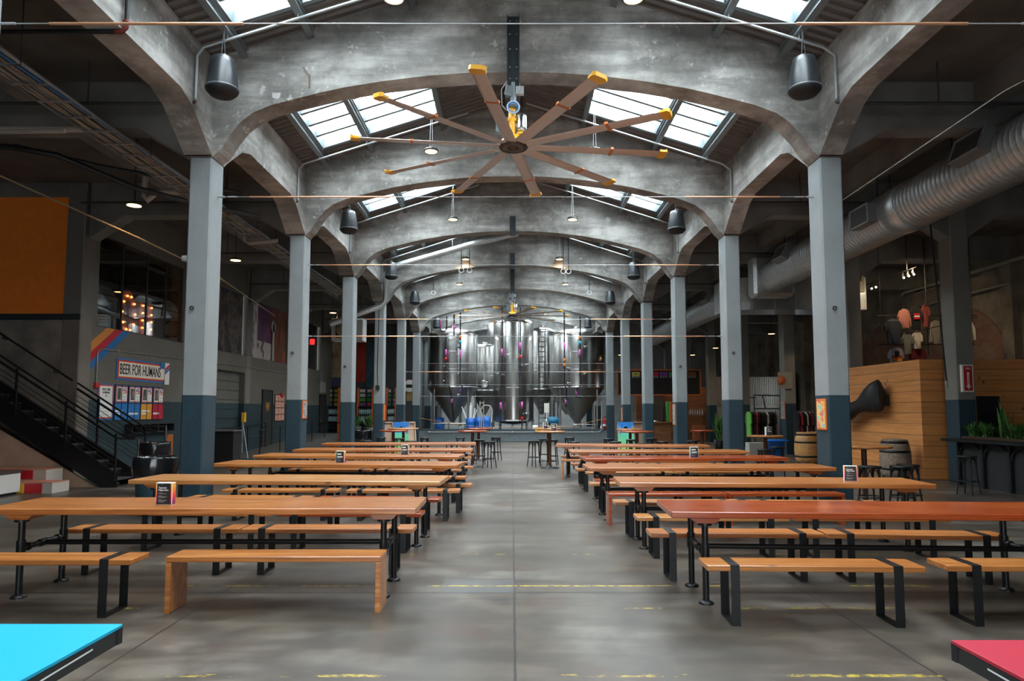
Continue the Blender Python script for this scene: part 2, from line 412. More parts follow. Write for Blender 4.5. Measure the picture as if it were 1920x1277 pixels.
def text(s, size, mat, parent=None, loc=(0, 0, 0), rot=(PI/2, 0, 0), name='lettering', xs=1., bold=0., align='CENTER', depth=.002):
    c = bpy.data.curves.new('t', 'FONT'); c.body = s; c.size = size; c.align_x = align; c.align_y = 'CENTER'; c.extrude = depth; c.offset = bold
    t = bpy.data.objects.new('t', c); S.collection.objects.link(t); bpy.context.view_layer.update()
    dg = bpy.context.evaluated_depsgraph_get()
    me = bpy.data.meshes.new_from_object(t.evaluated_get(dg)); bpy.data.objects.remove(t)
    me.materials.clear(); me.materials.append(mat)
    o = bpy.data.objects.new(name, me); S.collection.objects.link(o); o.location = loc; o.rotation_euler = rot; o.scale = (xs, 1, 1)
    if parent: o.parent = parent
    return o
ORD = ['nearest', 'second', 'third', 'fourth', 'fifth', 'sixth', 'seventh', 'eighth', 'ninth', 'tenth']
SIDE = {-1: 'left', 1: 'right'}
def place_(n): return 'nearest the camera' if n <= 1 else ORD[n-1]+' from the camera'
# a point on the left wall plane measured as (depth, height)
LWX = -9.95
def LW(y, z): return y*.961, 1.66+(z-1.66)*.961

# ================================================================== STRUCTURE
XR, XL = 15.4, -16.5
struct(MB().box(XL-.3, XR+.4, YA, YB, -.3, 0).build('floor', FLOOR))
WORDB = ['right above the camera', 'nearest', 'second', 'third', 'fourth', 'fifth', 'sixth', 'seventh', 'eighth', 'ninth']
# corrugated roof decking, two slopes, with skylight openings
def deck(s):
    m = MB(); per = .18; prof = [(0, 0), (.03, .045), (.09, .045), (.12, 0)]
    def sheet(x0, x1, y0, y1):
        ys = []; y = y0
        k = math.floor(y0/per)
        while True:
            for a, h in prof:
                yy = k*per+a
                if y0 < yy < y1: ys.append((yy, h))
            k += 1
            if k*per > y1: break
        def hh(y):
            a = y % per
            for i in range(len(prof)):
                a0, h0 = prof[i]; a1, h1 = prof[i+1] if i+1 < len(prof) else (per, 0)
                if a0 <= a <= a1: return h0+(h1-h0)*(a-a0)/(a1-a0+1e-9)
            return 0
        ys = [(y0, hh(y0))]+ys+[(y1, hh(y1))]
        v = []
        for y, h in ys: v += [(s*x0, y, roofz(x0)+h), (s*x1, y, roofz(x1)+h)]
        m.add(v, [(2*i, 2*i+1, 2*i+3, 2*i+2) for i in range(len(ys)-1)])
    sheet(0, 1.67, YA, YB); sheet(4.27, 5.45, YA, YB)
    y = YA
    for n in range(-1, 9):
        sheet(1.67, 4.27, y, ROW(n)+SK0); y = ROW(n)+SK1
    sheet(1.67, 4.27, y, YB)
    return struct(m.build('ceiling', DECK))
deck(-1); deck(1)
def rbox(m, s, x0, x1, y0, y1, d0, d1):
    v = [(s*x, y, roofz(x)+d) for x in (x0, x1) for y in (y0, y1) for d in (d0, d1)]
    m.add(v, [(0, 1, 3, 2), (4, 6, 7, 5), (0, 4, 5, 1), (2, 3, 7, 6), (0, 2, 6, 4), (1, 5, 7, 3)])
WN = [0]
for n in range(-1, 9):
    for s in (-1, 1):
        WN[0] += 1; y0, y1 = ROW(n)+SK0, ROW(n)+SK1
        m = MB()
        rbox(m, s, 1.61, 1.70, y0-.06, y1+.06, -.02, .2); rbox(m, s, 4.24, 4.33, y0-.06, y1+.06, -.02, .2)
        rbox(m, s, 1.7, 4.24, y0-.06, y0+.03, -.02, .2); rbox(m, s, 1.7, 4.24, y1-.03, y1+.06, -.02, .2)
        rbox(m, s, 3.2, 3.34, y0, y1, .0, .16)
        f = struct(m.build('window_%d' % WN[0], STEELP), 'roof skylight in the %s slope, bay %d' % (SIDE[s], n+2))
        g = MB()
        for k in (1, 2, 3, 4, 5):
            yy = y0+(y1-y0)*k/6; rbox(g, s, 1.7, 3.2, yy-.04, yy+.04, .03, .15); rbox(g, s, 3.34, 4.24, yy-.04, yy+.04, .03, .15)
        g.build('glazing_bar', STEELP, f)
        p = MB(); rbox(p, s, 1.7, 4.24, y0+.03, y1-.03, .15, .165); p.build('pane', SKYG, f)
# steel purlins under the decking
for n in range(-1, 8):
    for s in (-1, 1):
        for k, (x, w) in enumerate(((.12, 'by the ridge'), (1.62, 'at the upper skylight edge'), (3.27, 'under the skylight'), (4.33, 'at the lower skylight edge'))):
            m = MB(); rbox(m, s, x-.05, x+.05, ROW(n)+.42, ROW(n+1), -.035, -.02); rbox(m, s, x-.012, x+.012, ROW(n)+.42, ROW(n+1), -.14, -.035); rbox(m, s, x-.05, x+.05, ROW(n)+.42, ROW(n+1), -.155, -.14)
            tag(m.build('roof_purlin', STEELP), 'grey steel purlin %s, %s roof slope, %s bay' % (w, SIDE[s], WORDB[n+1]), 'beam', 'steel purlins under the roof decking')
# arches
AP = [(4.9, 5.70), (4.8, 5.79), (4.72, 5.90), (4.62, 6.06), (4.45, 6.26), (4.23, 6.42), (3.9, 6.55), (3.55, 6.645), (3.1, 6.76), (2.75, 6.84), (2.1, 6.95), (1.38, 7.04), (.7, 7.09), (0, 7.10)]
def arch(n):
    y0, y1 = ROW(n), ROW(n)+.42; m = MB()
    bot = [(-x+max(0, min(.08, (x-3.9)*.1)), z) for x, z in AP]+[(x, z) for x, z in AP[::-1][1:]]
    N_ = len(bot); v = []
    for y in (y0, y1):
        for x, z in bot: v.append((x, y, z))
        for x, z in bot: v.append((x, y, roofz(x)+.02))
    F = []
    for i in range(N_-1):
        F.append((i, i+1, N_+i+1, N_+i)); F.append((2*N_+i+1, 2*N_+i, 3*N_+i, 3*N_+i+1))
        F.append((i+1, i, 2*N_+i, 2*N_+i+1)); F.append((N_+i, N_+i+1, 3*N_+i+1, 3*N_+i))
    F += [(0, N_, 3*N_, 2*N_), (N_-1, 3*N_-1, 4*N_-1, 2*N_-1)]
    m.add(v, F)
    # flat-bottomed drip lip along the soffit edge
    return m.build('concrete_arch', RAW)
for n in ROWS:
    if n < 0: continue
    tag(arch(n), 'stained concrete roof arch spanning the nave, %s' % ('over the camera' if n == 0 else ORD[n-1]+' from the camera'), 'arch', 'concrete arches over the nave')
# girders
for s in (-1, 1):
    poly = []
    ys = []
    for n in ROWS:
        r = ROW(n)
        ys += [(r-1.08, 6.33), (r-.72, 6.22), (r-.02, 5.72), (r-.02, 5.7), (r+.47, 5.7), (r+.47, 5.72), (r+1.17, 6.22), (r+1.53, 6.33)]
    poly = [(YA, 6.33)]+ys+[(YB, 6.33), (YB, 7.3), (YA, 7.3)]
    m = MB()
    # quads strip
    bot = poly[:-2]
    for i in range(len(bot)-1):
        (a, za), (b, zb) = bot[i], bot[i+1]
        if b-a < 1e-6: continue
        x0, x1 = s*NI(s), s*5.26
        v = [(x0, a, za), (x1, a, za), (x1, b, zb), (x0, b, zb), (x0, a, 7.295), (x1, a, 7.18), (x1, b, 7.18), (x0, b, 7.295)]
        m.add(v, [(0, 1, 2, 3), (0, 4, 7, 3), (1, 5, 6, 2), (4, 5, 6, 7)])
    tag(m.build('concrete_girder', RAW), 'long stained concrete girder over the %s row of nave columns' % SIDE[s], 'girder')
# nave columns
for n in ROWS:
    for s in (-1, 1):
        m = MB(); m.box(s*NI(s), s*(NI(s)+.36), ROW(n), ROW(n)+.45, 0, 5.7, .025)
        c = m.build('concrete_column', COLP)
        tag(c, 'grey column with teal base in the %s nave row, %s' % (SIDE[s], 'behind the camera' if n < 0 else 'beside the camera' if n == 0 else place_(n)), 'column', 'painted concrete nave columns')
# aisle ceilings, cross beams and long beams
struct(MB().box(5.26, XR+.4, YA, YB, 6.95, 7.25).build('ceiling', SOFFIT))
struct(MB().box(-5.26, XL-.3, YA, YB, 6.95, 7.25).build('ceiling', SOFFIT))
for s in (-1, 1):
    for n in ROWS:
        y0, y1 = ROW(n)+.03, ROW(n)+.43; e = 9.85 if s < 0 else 10.14
        m = MB()
        m.prism([(s*5.26, 5.72), (s*6.05, 6.18), (s*(e-.8), 6.18), (s*e, 5.65), (s*e, 6.95), (s*5.26, 6.95)], y0, y1, 'y')
        tag(m.build('cross_beam', BEAMG), 'haunched concrete beam across the %s aisle, %s' % (SIDE[s], 'behind the camera' if n < 0 else ORD[n]+' from the camera'), 'beam', 'concrete cross beams over the aisles')
        if s > 0:
            m = MB(); m.prism([(e+.42, 5.65), (e+1.2, 6.18), (XR, 6.18), (XR, 6.95), (e+.42, 6.95)], y0, y1, 'y')
            tag(m.build('cross_beam', BEAMG), 'haunched beam between aisle column and right wall, %s from the camera' % ORD[n+1], 'beam', 'concrete cross beams over the outer bay')
    for n in range(-1, 8):
        m = MB(); x = s*7.6; m.box(x-.16, x+.16, ROW(n)+.43, ROW(n+1)+.03, 6.5, 6.95)
        tag(m.build('ceiling_joist', BEAMG), 'grey concrete joist down the middle of the %s aisle ceiling, %s bay' % (SIDE[s], WORDB[n+1]), 'beam', 'joists under the aisle ceilings')
# aisle columns
for n in range(-1, 9):
    m = MB().box(10.14, 10.56, ROW(n), ROW(n)+.45, 0, 6.95, .02)
    tag(m.build('aisle_column', AISP), 'grey and teal column standing in the right aisle, %s' % ('behind the camera' if n < 0 else 'beside the camera' if n == 0 else place_(n)), 'column', 'columns down the right aisle')
for n in range(2, 7):
    m = MB().box(-9.94, -10.36, ROW(n), ROW(n)+.45, 0, 6.95, .02)
    mt = AISP if n > 2 else mat_paint2('bare lower column', (.16, .155, .14), (.20, .175, .15), 3.75)
    struct(m.build('trim_%d' % n, mt), 'pilaster standing in the left wall')

# ---- left wall with openings
mb = MB()
Yw0 = ROW(2)+.02; Yend = 37.2
x0, x1 = LWX, LWX-.3
# lower band with the garage recess and two door openings
mb.box(x0, x1, Yw0, 22.75, 0, 3.66); mb.box(x0, x1, 22.75, 25.1, 3.02, 3.66); mb.box(x0-.22, x1, 22.75, 25.1, 0, 3.02)
mb.box(x0, x1, 25.1, Yend, 0, 3.66)
mb.box(x0, x1, Yw0, Yend, 5.92, 6.95)
for n in (3, 4, 5, 6): mb.box(x0+.02, x1, ROW(n)-.05, ROW(n)+.5, 3.66, 5.92)
mb.box(x0, x1, ROW(6)+.5, Yend, 3.66, 5.92)
mb.box(x0-.02, x1, ROW(2)+.4, ROW(2)+.66, 3.66, 5.92)
struct(mb.build('wall_left', WALLP))
# front-left wall facing the camera: bare concrete under an orange field
struct(MB().box(-9.95, XL, 15.45, 15.7, 0, 3.72).build('wall_front', plain('bare brown concrete', (.20, .175, .15), .85, noise=.35, nscale=1.8, bump=.3, bscale=18)))
struct(MB().box(-9.95, XL, 15.42, 15.7, 3.72, 3.86).build('trim_11', TRIMD))
struct(MB().box(-9.95, XL, 15.45, 15.7, 3.86, 6.6).build('wall_orange', ORANGE))
struct(MB().box(-9.95, XL, 15.45, 15.7, 6.6, 6.95).build('wall_upper', BEAMG))
struct(MB().box(XL, XL-.3, YA, 15.7, 0, 6.95).build('wall_far_left', WALLP))
# upstairs room behind the glass
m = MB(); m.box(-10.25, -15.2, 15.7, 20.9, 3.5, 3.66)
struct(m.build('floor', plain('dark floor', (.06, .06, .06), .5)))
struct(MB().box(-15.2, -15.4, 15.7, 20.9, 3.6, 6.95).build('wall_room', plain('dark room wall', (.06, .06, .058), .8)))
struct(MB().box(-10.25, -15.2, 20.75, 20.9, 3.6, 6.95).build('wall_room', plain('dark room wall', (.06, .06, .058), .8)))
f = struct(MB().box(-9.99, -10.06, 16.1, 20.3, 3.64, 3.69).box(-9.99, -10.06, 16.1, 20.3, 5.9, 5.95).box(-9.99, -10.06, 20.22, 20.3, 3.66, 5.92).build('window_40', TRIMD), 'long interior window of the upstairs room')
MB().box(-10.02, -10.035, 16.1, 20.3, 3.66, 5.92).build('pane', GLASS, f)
MB().box(-10.0, -10.05, 17.14, 17.17, 3.66, 5.92).box(-10.0, -10.05, 18.3, 18.33, 3.66, 5.92).box(-10.0, -10.05, 19.3, 19.33, 3.66, 5.92).build('mullion', TRIMD, f)
# murals in the wall openings
def mural(y0, y1, z0, z1, mat, label, x=-10.1):
    tag(MB().box(x, x-.04, y0, y1, z0, z1).build('mural_panel', mat), label, 'mural')
mural(20.8, 25.1, 3.66, 5.92, mat_mural('figures mural', [(.3, (.012, .012, .014)), (.45, (.035, .03, .04)), (.54, (.16, .12, .09)), (.60, (.05, .03, .03)), (.75, (.09, .085, .10))], 2.2, (1, 1, .8)), 'dark mural with pale figures in the opening beyond the glazed room')
mural(25.7, 26.6, 3.66, 5.92, mat_mural('white strip mural', [(.35, (.42, .41, .42)), (.55, (.52, .5, .5)), (.62, (.06, .05, .05)), (.7, (.45, .44, .44))], 3.), 'pale mural strip with black marks beside the pilaster')
mural(26.6, 28.2, 4.4, 5.92, mat_mural('purple mural', [(.3, (.02, .02, .05)), (.5, (.07, .03, .10)), (.65, (.22, .05, .08)), (.8, (.05, .04, .05))], .9), 'dark purple and blue painted mural panel')
mural(26.6, 28.2, 3.66, 4.4, mat_mural('pale building mural', [(.4, (.42, .40, .38)), (.55, (.50, .48, .44)), (.6, (.08, .08, .08))], 4.), 'pale painted building below the purple mural')
mural(28.2, 30.02, 3.66, 5.92, mat_mural('red mural', [(.3, (.05, .02, .015)), (.45, (.22, .05, .02)), (.55, (.10, .06, .03)), (.65, (.45, .07, .02)), (.8, (.10, .05, .04))], 1.1, (1, 1, .35)), 'rusty red and brown painted mural panel')
m = MB()
for k in range(14):
    a = 2*PI*k/14; m.add([(-10.09, 28.25+.0, 5.0)], []) if False else None
m.lathe([(0, 0), (.26, 0), (.26, .02), (0, .02)], (-10.06, 28.25, 5.15), 20, 'x'); m.box(-10.04, -10.06, 28.15, 28.35, 3.7, 5.2)
tag(m.build('painted_bottle', plain('pale bottle paint', (.40, .42, .40), .6), None), 'pale bottle shape painted tall between the murals', 'mural')
mural(30.6, 34.85, 3.66, 5.92, plain('dark glazing', (.03, .035, .038), .15), 'dark glossy infill of the farthest left wall opening')
# rainbow stripes painted on the wall
def stripe(c, pts, label):
    v = [(LWX+.006, y, z) for y, z in pts]; v2 = [(LWX+.001, y, z) for y, z in pts]; n = len(pts)
    m = MB(); m.add(v+v2, [tuple(range(n)), tuple(range(n, 2*n))[::-1]]+[(i, (i+1) % n, n+(i+1) % n, n+i) for i in range(n)])
    tag(m.build('painted_stripe', c), label, 'stripe', 'diagonal stripes painted on the left wall')
YW = 15.47
stripe(plain('stripe orange', (.62, .24, .04), .6), [(YW, 3.0), (16.46, 3.66), (16.81, 3.66), (YW, 2.75)], 'orange diagonal stripe painted on the left wall')
stripe(plain('stripe red', (.50, .012, .03), .6), [(YW, 2.75), (16.81, 3.66), (17.14, 3.66), (YW, 2.52)], 'red diagonal stripe painted on the left wall')
stripe(plain('stripe blue', (.012, .15, .42), .6), [(YW, 2.52), (17.14, 3.66), (17.48, 3.66), (YW, 2.32)], 'blue diagonal stripe painted on the left wall')
# garage door slats
m = MB()
for k in range(9): m.box(LWX-.215, LWX-.19, 22.78, 25.07, .02+k*.333, .33+k*.333)
struct(m.build('door_1', mat_paint2('garage door paint', (.15, .148, .13), (.03, .06, .072), 1.885, False)), 'grey and teal overhead door recessed in the left wall')
def walldoor(nm, y0, y1, h, letter=None):
    d = struct(MB().box(LWX-.01, LWX+.03, y0, y1, 0, h).build(nm, plain('dark door', (.02, .022, .024), .5)))
    MB().box(LWX, LWX+.05, y0-.06, y0, 0, h+.06).box(LWX, LWX+.05, y1, y1+.06, 0, h+.06).box(LWX, LWX+.05, y0-.06, y1+.06, h, h+.06).build('door_frame', BLK, d)
    MB().tube([(LWX+.03, y0+.1, 1.05), (LWX+.09, y0+.1, 1.05), (LWX+.09, y0+.22, 1.05)], .012).build('door_handle', GREY, d)
    if letter: text(letter, .5, plain('ochre letter', (.55, .26, .03), .5), d, (LWX+.035, (y0+y1)/2, 1.75), (PI/2, 0, PI/2), 'door_letter', .8, .012)
walldoor('door_2', 26.9, 27.95, 2.4, 'W')
walldoor('door_3', 34.9, 36.0, 2.4)
# ---- right outer wall, far end walls
m = MB(); m.box(XR, XR+.4, YA, YB, 0, 6.95)
for n in range(0, 8): m.box(XR-.25, XR, ROW(n), ROW(n)+.5, 0, 6.95)
struct(m.build('wall_right', PLASTER))
# bricked up segmental arches in the right wall
for n in (3, 4):
    y0, y1 = ROW(n)+.7, ROW(n)+4.7; c = (y0+y1)/2; pts = [(y0, 1.), (y0, 3.9)]
    for k in range(1, 12):
        t = k/12; pts.append((y0+(y1-y0)*t, 3.9+1.25*math.sin(PI*t)**.8))
    pts += [(y1, 3.9), (y1, 1.)]
    struct(MB().prism(pts, XR-.06, XR, 'x').build('trim_%d' % (20+n), BRICK), 'bricked-up arched opening in the right wall')
struct(MB().box(-5.7, XR+.4, YB, YB+.3, 0, 9).build('wall_back', plain('far wall', (.30, .30, .29), .8, noise=.25, nscale=1.)))
struct(MB().box(-9.95, -5.3, 37.2, 37.5, 0, 6.95).build('wall_back', plain('dark back wall', (.055, .058, .06), .8)))
struct(MB().box(-5.28, -5.5, 37.5, YB, 0, 7.3).build('wall_back', plain('tank room side wall', (.10, .105, .105), .8)))
# rear of the hall behind the camera: solid wall, unseen opening added and sized to let in frontal daylight
m = MB(); m.box(XL, -3, YA, YA-.3, 0, 7.3); m.box(3, XR, YA, YA-.3, 0, 7.3); m.box(-3, 3, YA, YA-.3, 3.2, 9)
struct(m.build('wall_rear', RAW))
portal('rear_opening_portal', (0, YA-.02, 1.6), (-PI/2, 0, 0), 6., 3.2)

# ================================================================== TABLES AND BENCHES
def drop(v, k=3): return v
def long_table(side, row, cx, cy, rz, L, wood):
    t = thing('long_table', LT[side, row], 'table', (cx, cy, 0), math.radians(rz), 'long communal tables')
    h = .79; w = .78
    MB().box(-L/2, L/2, -w/2, w/2, h-.055, h, .006).build('tabletop', wood, t)
    for s in (-1, 1):
        x = s*(L/2-.30)
        MB().prism([(x-.13, h-.055), (x+.13, h-.055), (x+.08, h-.105), (x-.08, h-.105)], -w/2+.05, w/2-.05, 'y').build('cleat', wood, t)
        for q in (-1, 1):
            y = q*.29; m = MB()
            m.tube([(x, y, .012), (x, y, h-.1)], .028, 12)
            m.lathe([(.065, 0), (.065, .012), (.038, .03), (.03, .03)], (x, y, 0), 16)
            m.tube([(x, y, .36), (x, y, .50)], .037, 12); m.tube([(x, y, h-.125), (x, y, h-.105)], .06, 14)
            m.build('leg', PIPEB, t)
        m = MB().tube([(x, -.27, .43), (x, .27, .43)], .024, 10)
        m.tube([(x, -.05, .43), (x, .05, .43)], .034, 10)
        for q in (-.2, .2): m.tube([(x, q-.012, .43), (x, q+.012, .43)], .036, 10)
        m.build('crossbar', PIPEB, t)
    MB().tube([(-L/2+.30, 0, .43), (L/2-.30, 0, .43)], .024, 10).build('stretcher', PIPEB, t)
    return t
def strap_bench(label, cx, cy, rz, L, wood):
    t = thing('bench', label, 'bench', (cx, cy, 0), math.radians(rz), 'benches at the long tables')
    h = .455; w = .29
    MB().box(-L/2, L/2, -w/2, w/2, h-.045, h, .005).build('seat', wood, t)
    for s in (-1, 1):
        x = s*(L/2-.21); hw = .034; m = MB()
        o = w/2+.004
        m.box(x-hw, x+hw, -o-.008, -o, 0, h+.006); m.box(x-hw, x+hw, o, o+.008, 0, h+.006)
        m.box(x-hw, x+hw, -o, o, h+.0005, h+.006); m.box(x-hw, x+hw, -o, o, 0, .008)
        m.build('strap_leg', BLACKM, t)
    return t
def plank_bench(label, cx, cy, rz, L, wood):
    t = thing('bench', label, 'bench', (cx, cy, 0), math.radians(rz), 'benches at the long tables')
    h = .455; w = .30
    MB().box(-L/2, L/2, -w/2, w/2, h-.045, h, .005).build('seat', wood, t)
    for s in (-1, 1):
        MB().box(s*L/2, s*(L/2-.045), -w/2, w/2, 0, h-.046, .004).build('side_panel', wood, t)
    return t
LT = {}
rowname = ['nearest', 'second nearest', 'third nearest', 'third farthest', 'second farthest', 'farthest']
woodname = ['honey wood', 'pale wood', 'red-stained wood', 'amber wood']
#        side row: cx, cy, rot, length, wood
TB = {(1, 0): (3.09, 6.15, -3, 3.46, 2), (1, 1): (3.12, 8.46, -2.8, 3.68, 0), (1, 2): (2.99, 10.62, .8, 3.74, 0), (1, 3): (3.12, 12.58, 3.0, 3.72, 2),
      (1, 4): (3.08, 14.62, -1, 3.74, 0), (1, 5): (2.95, 17.0, -7, 3.74, 0), (-1, 0): (-2.78, 6.42, .5, 3.82, 0), (-1, 1): (-2.82, 8.76, -3., 3.9, 1),
      (-1, 2): (-2.84, 11.25, -5, 4.0, 3), (-1, 3): (-2.95, 13.2, -4., 3.95, 3), (-1, 4): (-2.85, 15.2, .5, 3.9, 0), (-1, 5): (-2.95, 17.85, 4, 3.95, 0)}
extra = {(1, 0): 'glossy top', (1, 1): 'with a menu card near its far right end', (1, 4): 'with a menu card in the middle', (-1, 0): 'with a black menu card on it', (-1, 3): 'with a small menu card near its middle'}
WI = {(1, 3): 2, (1, 2): 0}
for k, v in TB.items():
    w = v[4]
    LT[k] = 'long %s table on pipe legs, %s in the %s row' % (woodname[w], rowname[k[1]], SIDE[k[0]])
    long_table(k[0], k[1], *v[:4], WOODS[w])
# benches: (side, row, 'front'/'back', 'inner'/'outer') -> explicit spots
def side_of(s): return SIDE[s]
BN = [ # side,row,fb,io, cx, cy, rot, L, style, wood
 (1, 0, 'front', 'inner', 2.33, 5.46, -2, 1.66, 's', 3), (1, 0, 'front', 'outer', 4.22, 5.46, -1, 1.72, 's', 3),
 (1, 0, 'back', 'inner', 2.18, 6.84, -1, 1.68, 's', 0), (1, 0, 'back', 'outer', 3.9, 6.76, -4, 1.68, 's', 0),
 (1, 1, 'front', 'inner', 2.24, 7.83, -1, 1.70, 's', 1), (1, 1, 'front', 'outer', 4.02, 7.80, -2, 1.70, 's', 0),
 (1, 1, 'back', 'inner', 2.17, 9.09, 0, 1.68, 's', 1), (1, 1, 'back', 'outer', 3.95, 9.02, -2, 1.68, 's', 1),
 (1, 2, 'front', 'inner', 2.22, 9.98, 0, 1.70, 'w', 2), (1, 2, 'front', 'outer', 3.94, 9.98, 0, 1.66, 'w', 2),
 (1, 2, 'back', 'inner', 2.1, 11.32, 1, 1.68, 's', 1), (1, 2, 'back', 'outer', 3.85, 11.36, 1, 1.68, 's', 0),
 (1, 3, 'front', 'inner', 2.25, 11.92, 2, 1.68, 's', 2), (1, 3, 'front', 'outer', 4.0, 12.0, 2, 1.68, 's', 0),
 (1, 3, 'back', 'inner', 2.26, 13.3, 3, 1.68, 's', 1), (1, 3, 'back', 'outer', 4.0, 13.38, 2, 1.68, 's', 1),
 (1, 4, 'front', 'inner', 2.12, 13.98, 0, 1.68, 's', 3), (1, 4, 'front', 'outer', 3.95, 13.98, 0, 1.68, 's', 3),
 (1, 4, 'back', 'inner', 2.15, 15.36, 0, 1.68, 's', 3), (1, 4, 'back', 'outer', 3.9, 15.34, 0, 1.68, 's', 0),
 (1, 5, 'front', 'inner', 2.02, 16.5, -6, 1.68, 'w', 3), (1, 5, 'front', 'outer', 3.75, 16.28, -6, 1.68, 'w', 3),
 (1, 5, 'back', 'inner', 2.1, 17.82, -6, 1.68, 's', 3), (1, 5, 'back', 'outer', 3.8, 17.62, -6, 1.68, 's', 3),
 (-1, 0, 'front', 'inner', -1.98, 5.80, .5, 1.76, 'w', 3), (-1, 0, 'front', 'outer', -3.95, 5.68, .5, 1.72, 's', 3),
 (-1, 0, 'back', 'inner', -1.89, 7.09, 0, 1.74, 's', 0), (-1, 0, 'back', 'outer', -3.66, 7.09, 0, 1.74, 's', 0),
 (-1, 1, 'front', 'inner', -1.92, 8.14, -2, 1.70, 's', 2), (-1, 1, 'front', 'outer', -3.7, 8.2, -3, 1.70, 's', 3),
 (-1, 1, 'back', 'inner', -1.84, 9.42, -3, 1.70, 's', 2), (-1, 1, 'back', 'outer', -3.65, 9.52, -3, 1.70, 's', 3),
 (-1, 2, 'front', 'inner', -1.66, 10.38, 0, 1.70, 's', 3), (-1, 2, 'front', 'outer', -3.52, 10.42, 0, 1.74, 's', 3),
 (-1, 2, 'back', 'inner', -1.52, 11.20, -3, 1.70, 's', 3), (-1, 2, 'back', 'outer', -3.75, 11.98, -5, 1.70, 's', 3),
 (-1, 3, 'front', 'inner', -1.7, 12.42, -4, 1.70, 's', 3), (-1, 3, 'front', 'outer', -3.6, 12.58, -4, 1.70, 's', 3),
 (-1, 3, 'back', 'inner', -1.9, 13.82, -4, 1.70, 's', 0), (-1, 3, 'back', 'outer', -3.7, 13.9, -4, 1.70, 's', 0),
 (-1, 4, 'front', 'inner', -1.7, 14.56, 0, 1.70, 's', 3), (-1, 4, 'front', 'outer', -3.6, 14.56, 0, 1.70, 's', 3),
 (-1, 4, 'back', 'inner', -1.9, 15.82, 0, 1.70, 's', 0), (-1, 4, 'back', 'outer', -3.7, 15.82, 0, 1.70, 's', 0),
 (-1, 5, 'front', 'inner', -1.9, 17.28, 4, 1.70, 's', 3), (-1, 5, 'front', 'outer', -3.7, 17.14, 4, 1.70, 's', 3),
 (-1, 5, 'back', 'inner', -1.9, 18.56, 4, 1.70, 's', 0), (-1, 5, 'back', 'outer', -3.7, 18.42, 4, 1.70, 's', 0)]
for s, r, fb, io, cx, cy, rz, L, st, w in BN:
    kind = 'all-wood bench' if st == 'w' else 'strap-leg bench'
    lb = '%s %s %s the %s %s-row table, %s end' % (woodname[w].replace(' wood', '').replace('red-stained', 'red'), kind, 'before' if fb == 'front' else 'behind', rowname[r], SIDE[s], 'aisle' if io == 'inner' else 'outer')
    (plank_bench if st == 'w' else strap_bench)(lb, cx, cy, rz, L, WOODS[w])

# menu cards (three-sided cardboard stands)
def menu_card(label, x, y, z, rz, h=.17, w=.11, green=False):
    bm_ = mat_card2 if green else mat_card
    t = thing('menu_card', label, 'menu card', (x, y, z), math.radians(rz), 'cardboard menu stands on the tables')
    d = .06
    MB().box(-w/2, w/2, -d/2, d/2, 0, h, .002).build('stand', WHITE, t)
    MB().box(-w/2+.004, w/2-.004, -d/2-.0012, -d/2-.0002, .004, h-.006).build('border', bm_, t)
    MB().box(-w/2+.014, w/2-.013, -d/2-.0026, -d/2-.0013, .004, h-.006).build('printed_panel', BLK, t)
    MB().box(w/2+.0002, w/2+.0012, -d/2+.005, d/2-.005, .004, h-.006).build('printed_panel', mat_card, t)
    y0 = -d/2-.003
    if green: MB().box(-w*.33, w*.16, y0-.0002, y0+.0006, h*.68, h*.80).box(-w*.33, w*.30, y0-.0002, y0+.0006, h*.45, h*.56).build('heading', WHITE, t)
    else: text('Taproom\nHappenings', .0145*w/.11, WHITE, t, (-w*.33, y0, h*.72), (PI/2, 0, 0), 'heading', 1, .0006, 'LEFT', .0003)
    m = MB()
    for k, (zz, ww) in enumerate(((.93, .35), (.53, .3), (.49, .55), (.40, .25), (.36, .6), (.33, .45), (.24, .2), (.2, .6), (.165, .5), (.12, .4))):
        m.box(-w*.33, -w*.33+w*.9*ww, y0-.0002, y0+.0006, h*zz, h*zz+.0028)
    m.build('printed_line', GREY, t)
    return t
mat_card2 = mat_gradient('green to violet card border', 2, [(.0, (.08, .02, .20)), (.06, (.02, .20, .45)), (.12, (.05, .40, .22)), (.18, (.35, .60, .12))])
mat_card = mat_gradient('orange to magenta card border', 2, [(.0, (.10, .01, .04)), (.04, (.35, .01, .12)), (.08, (.75, .04, .05)), (.12, (.80, .16, .02)), (.17, (.85, .40, .03))])
menu_card('black menu card with orange-red border on the nearest left table', -3.21, 6.30, .79, -4, .20, .155)
menu_card('menu card on the third nearest left table', -2.84, 11.22, .79, -10, .19, .15, True)
menu_card('menu card on the third farthest left table', -2.10, 13.2, .79, 5, .19, .14, True)
menu_card('menu card near the outer end of the second nearest right table', 4.12, 8.35, .79, -18, .185, .15)
menu_card('menu card on the red-stained third farthest right table', 3.30, 12.42, .79, -5, .19, .15, True)

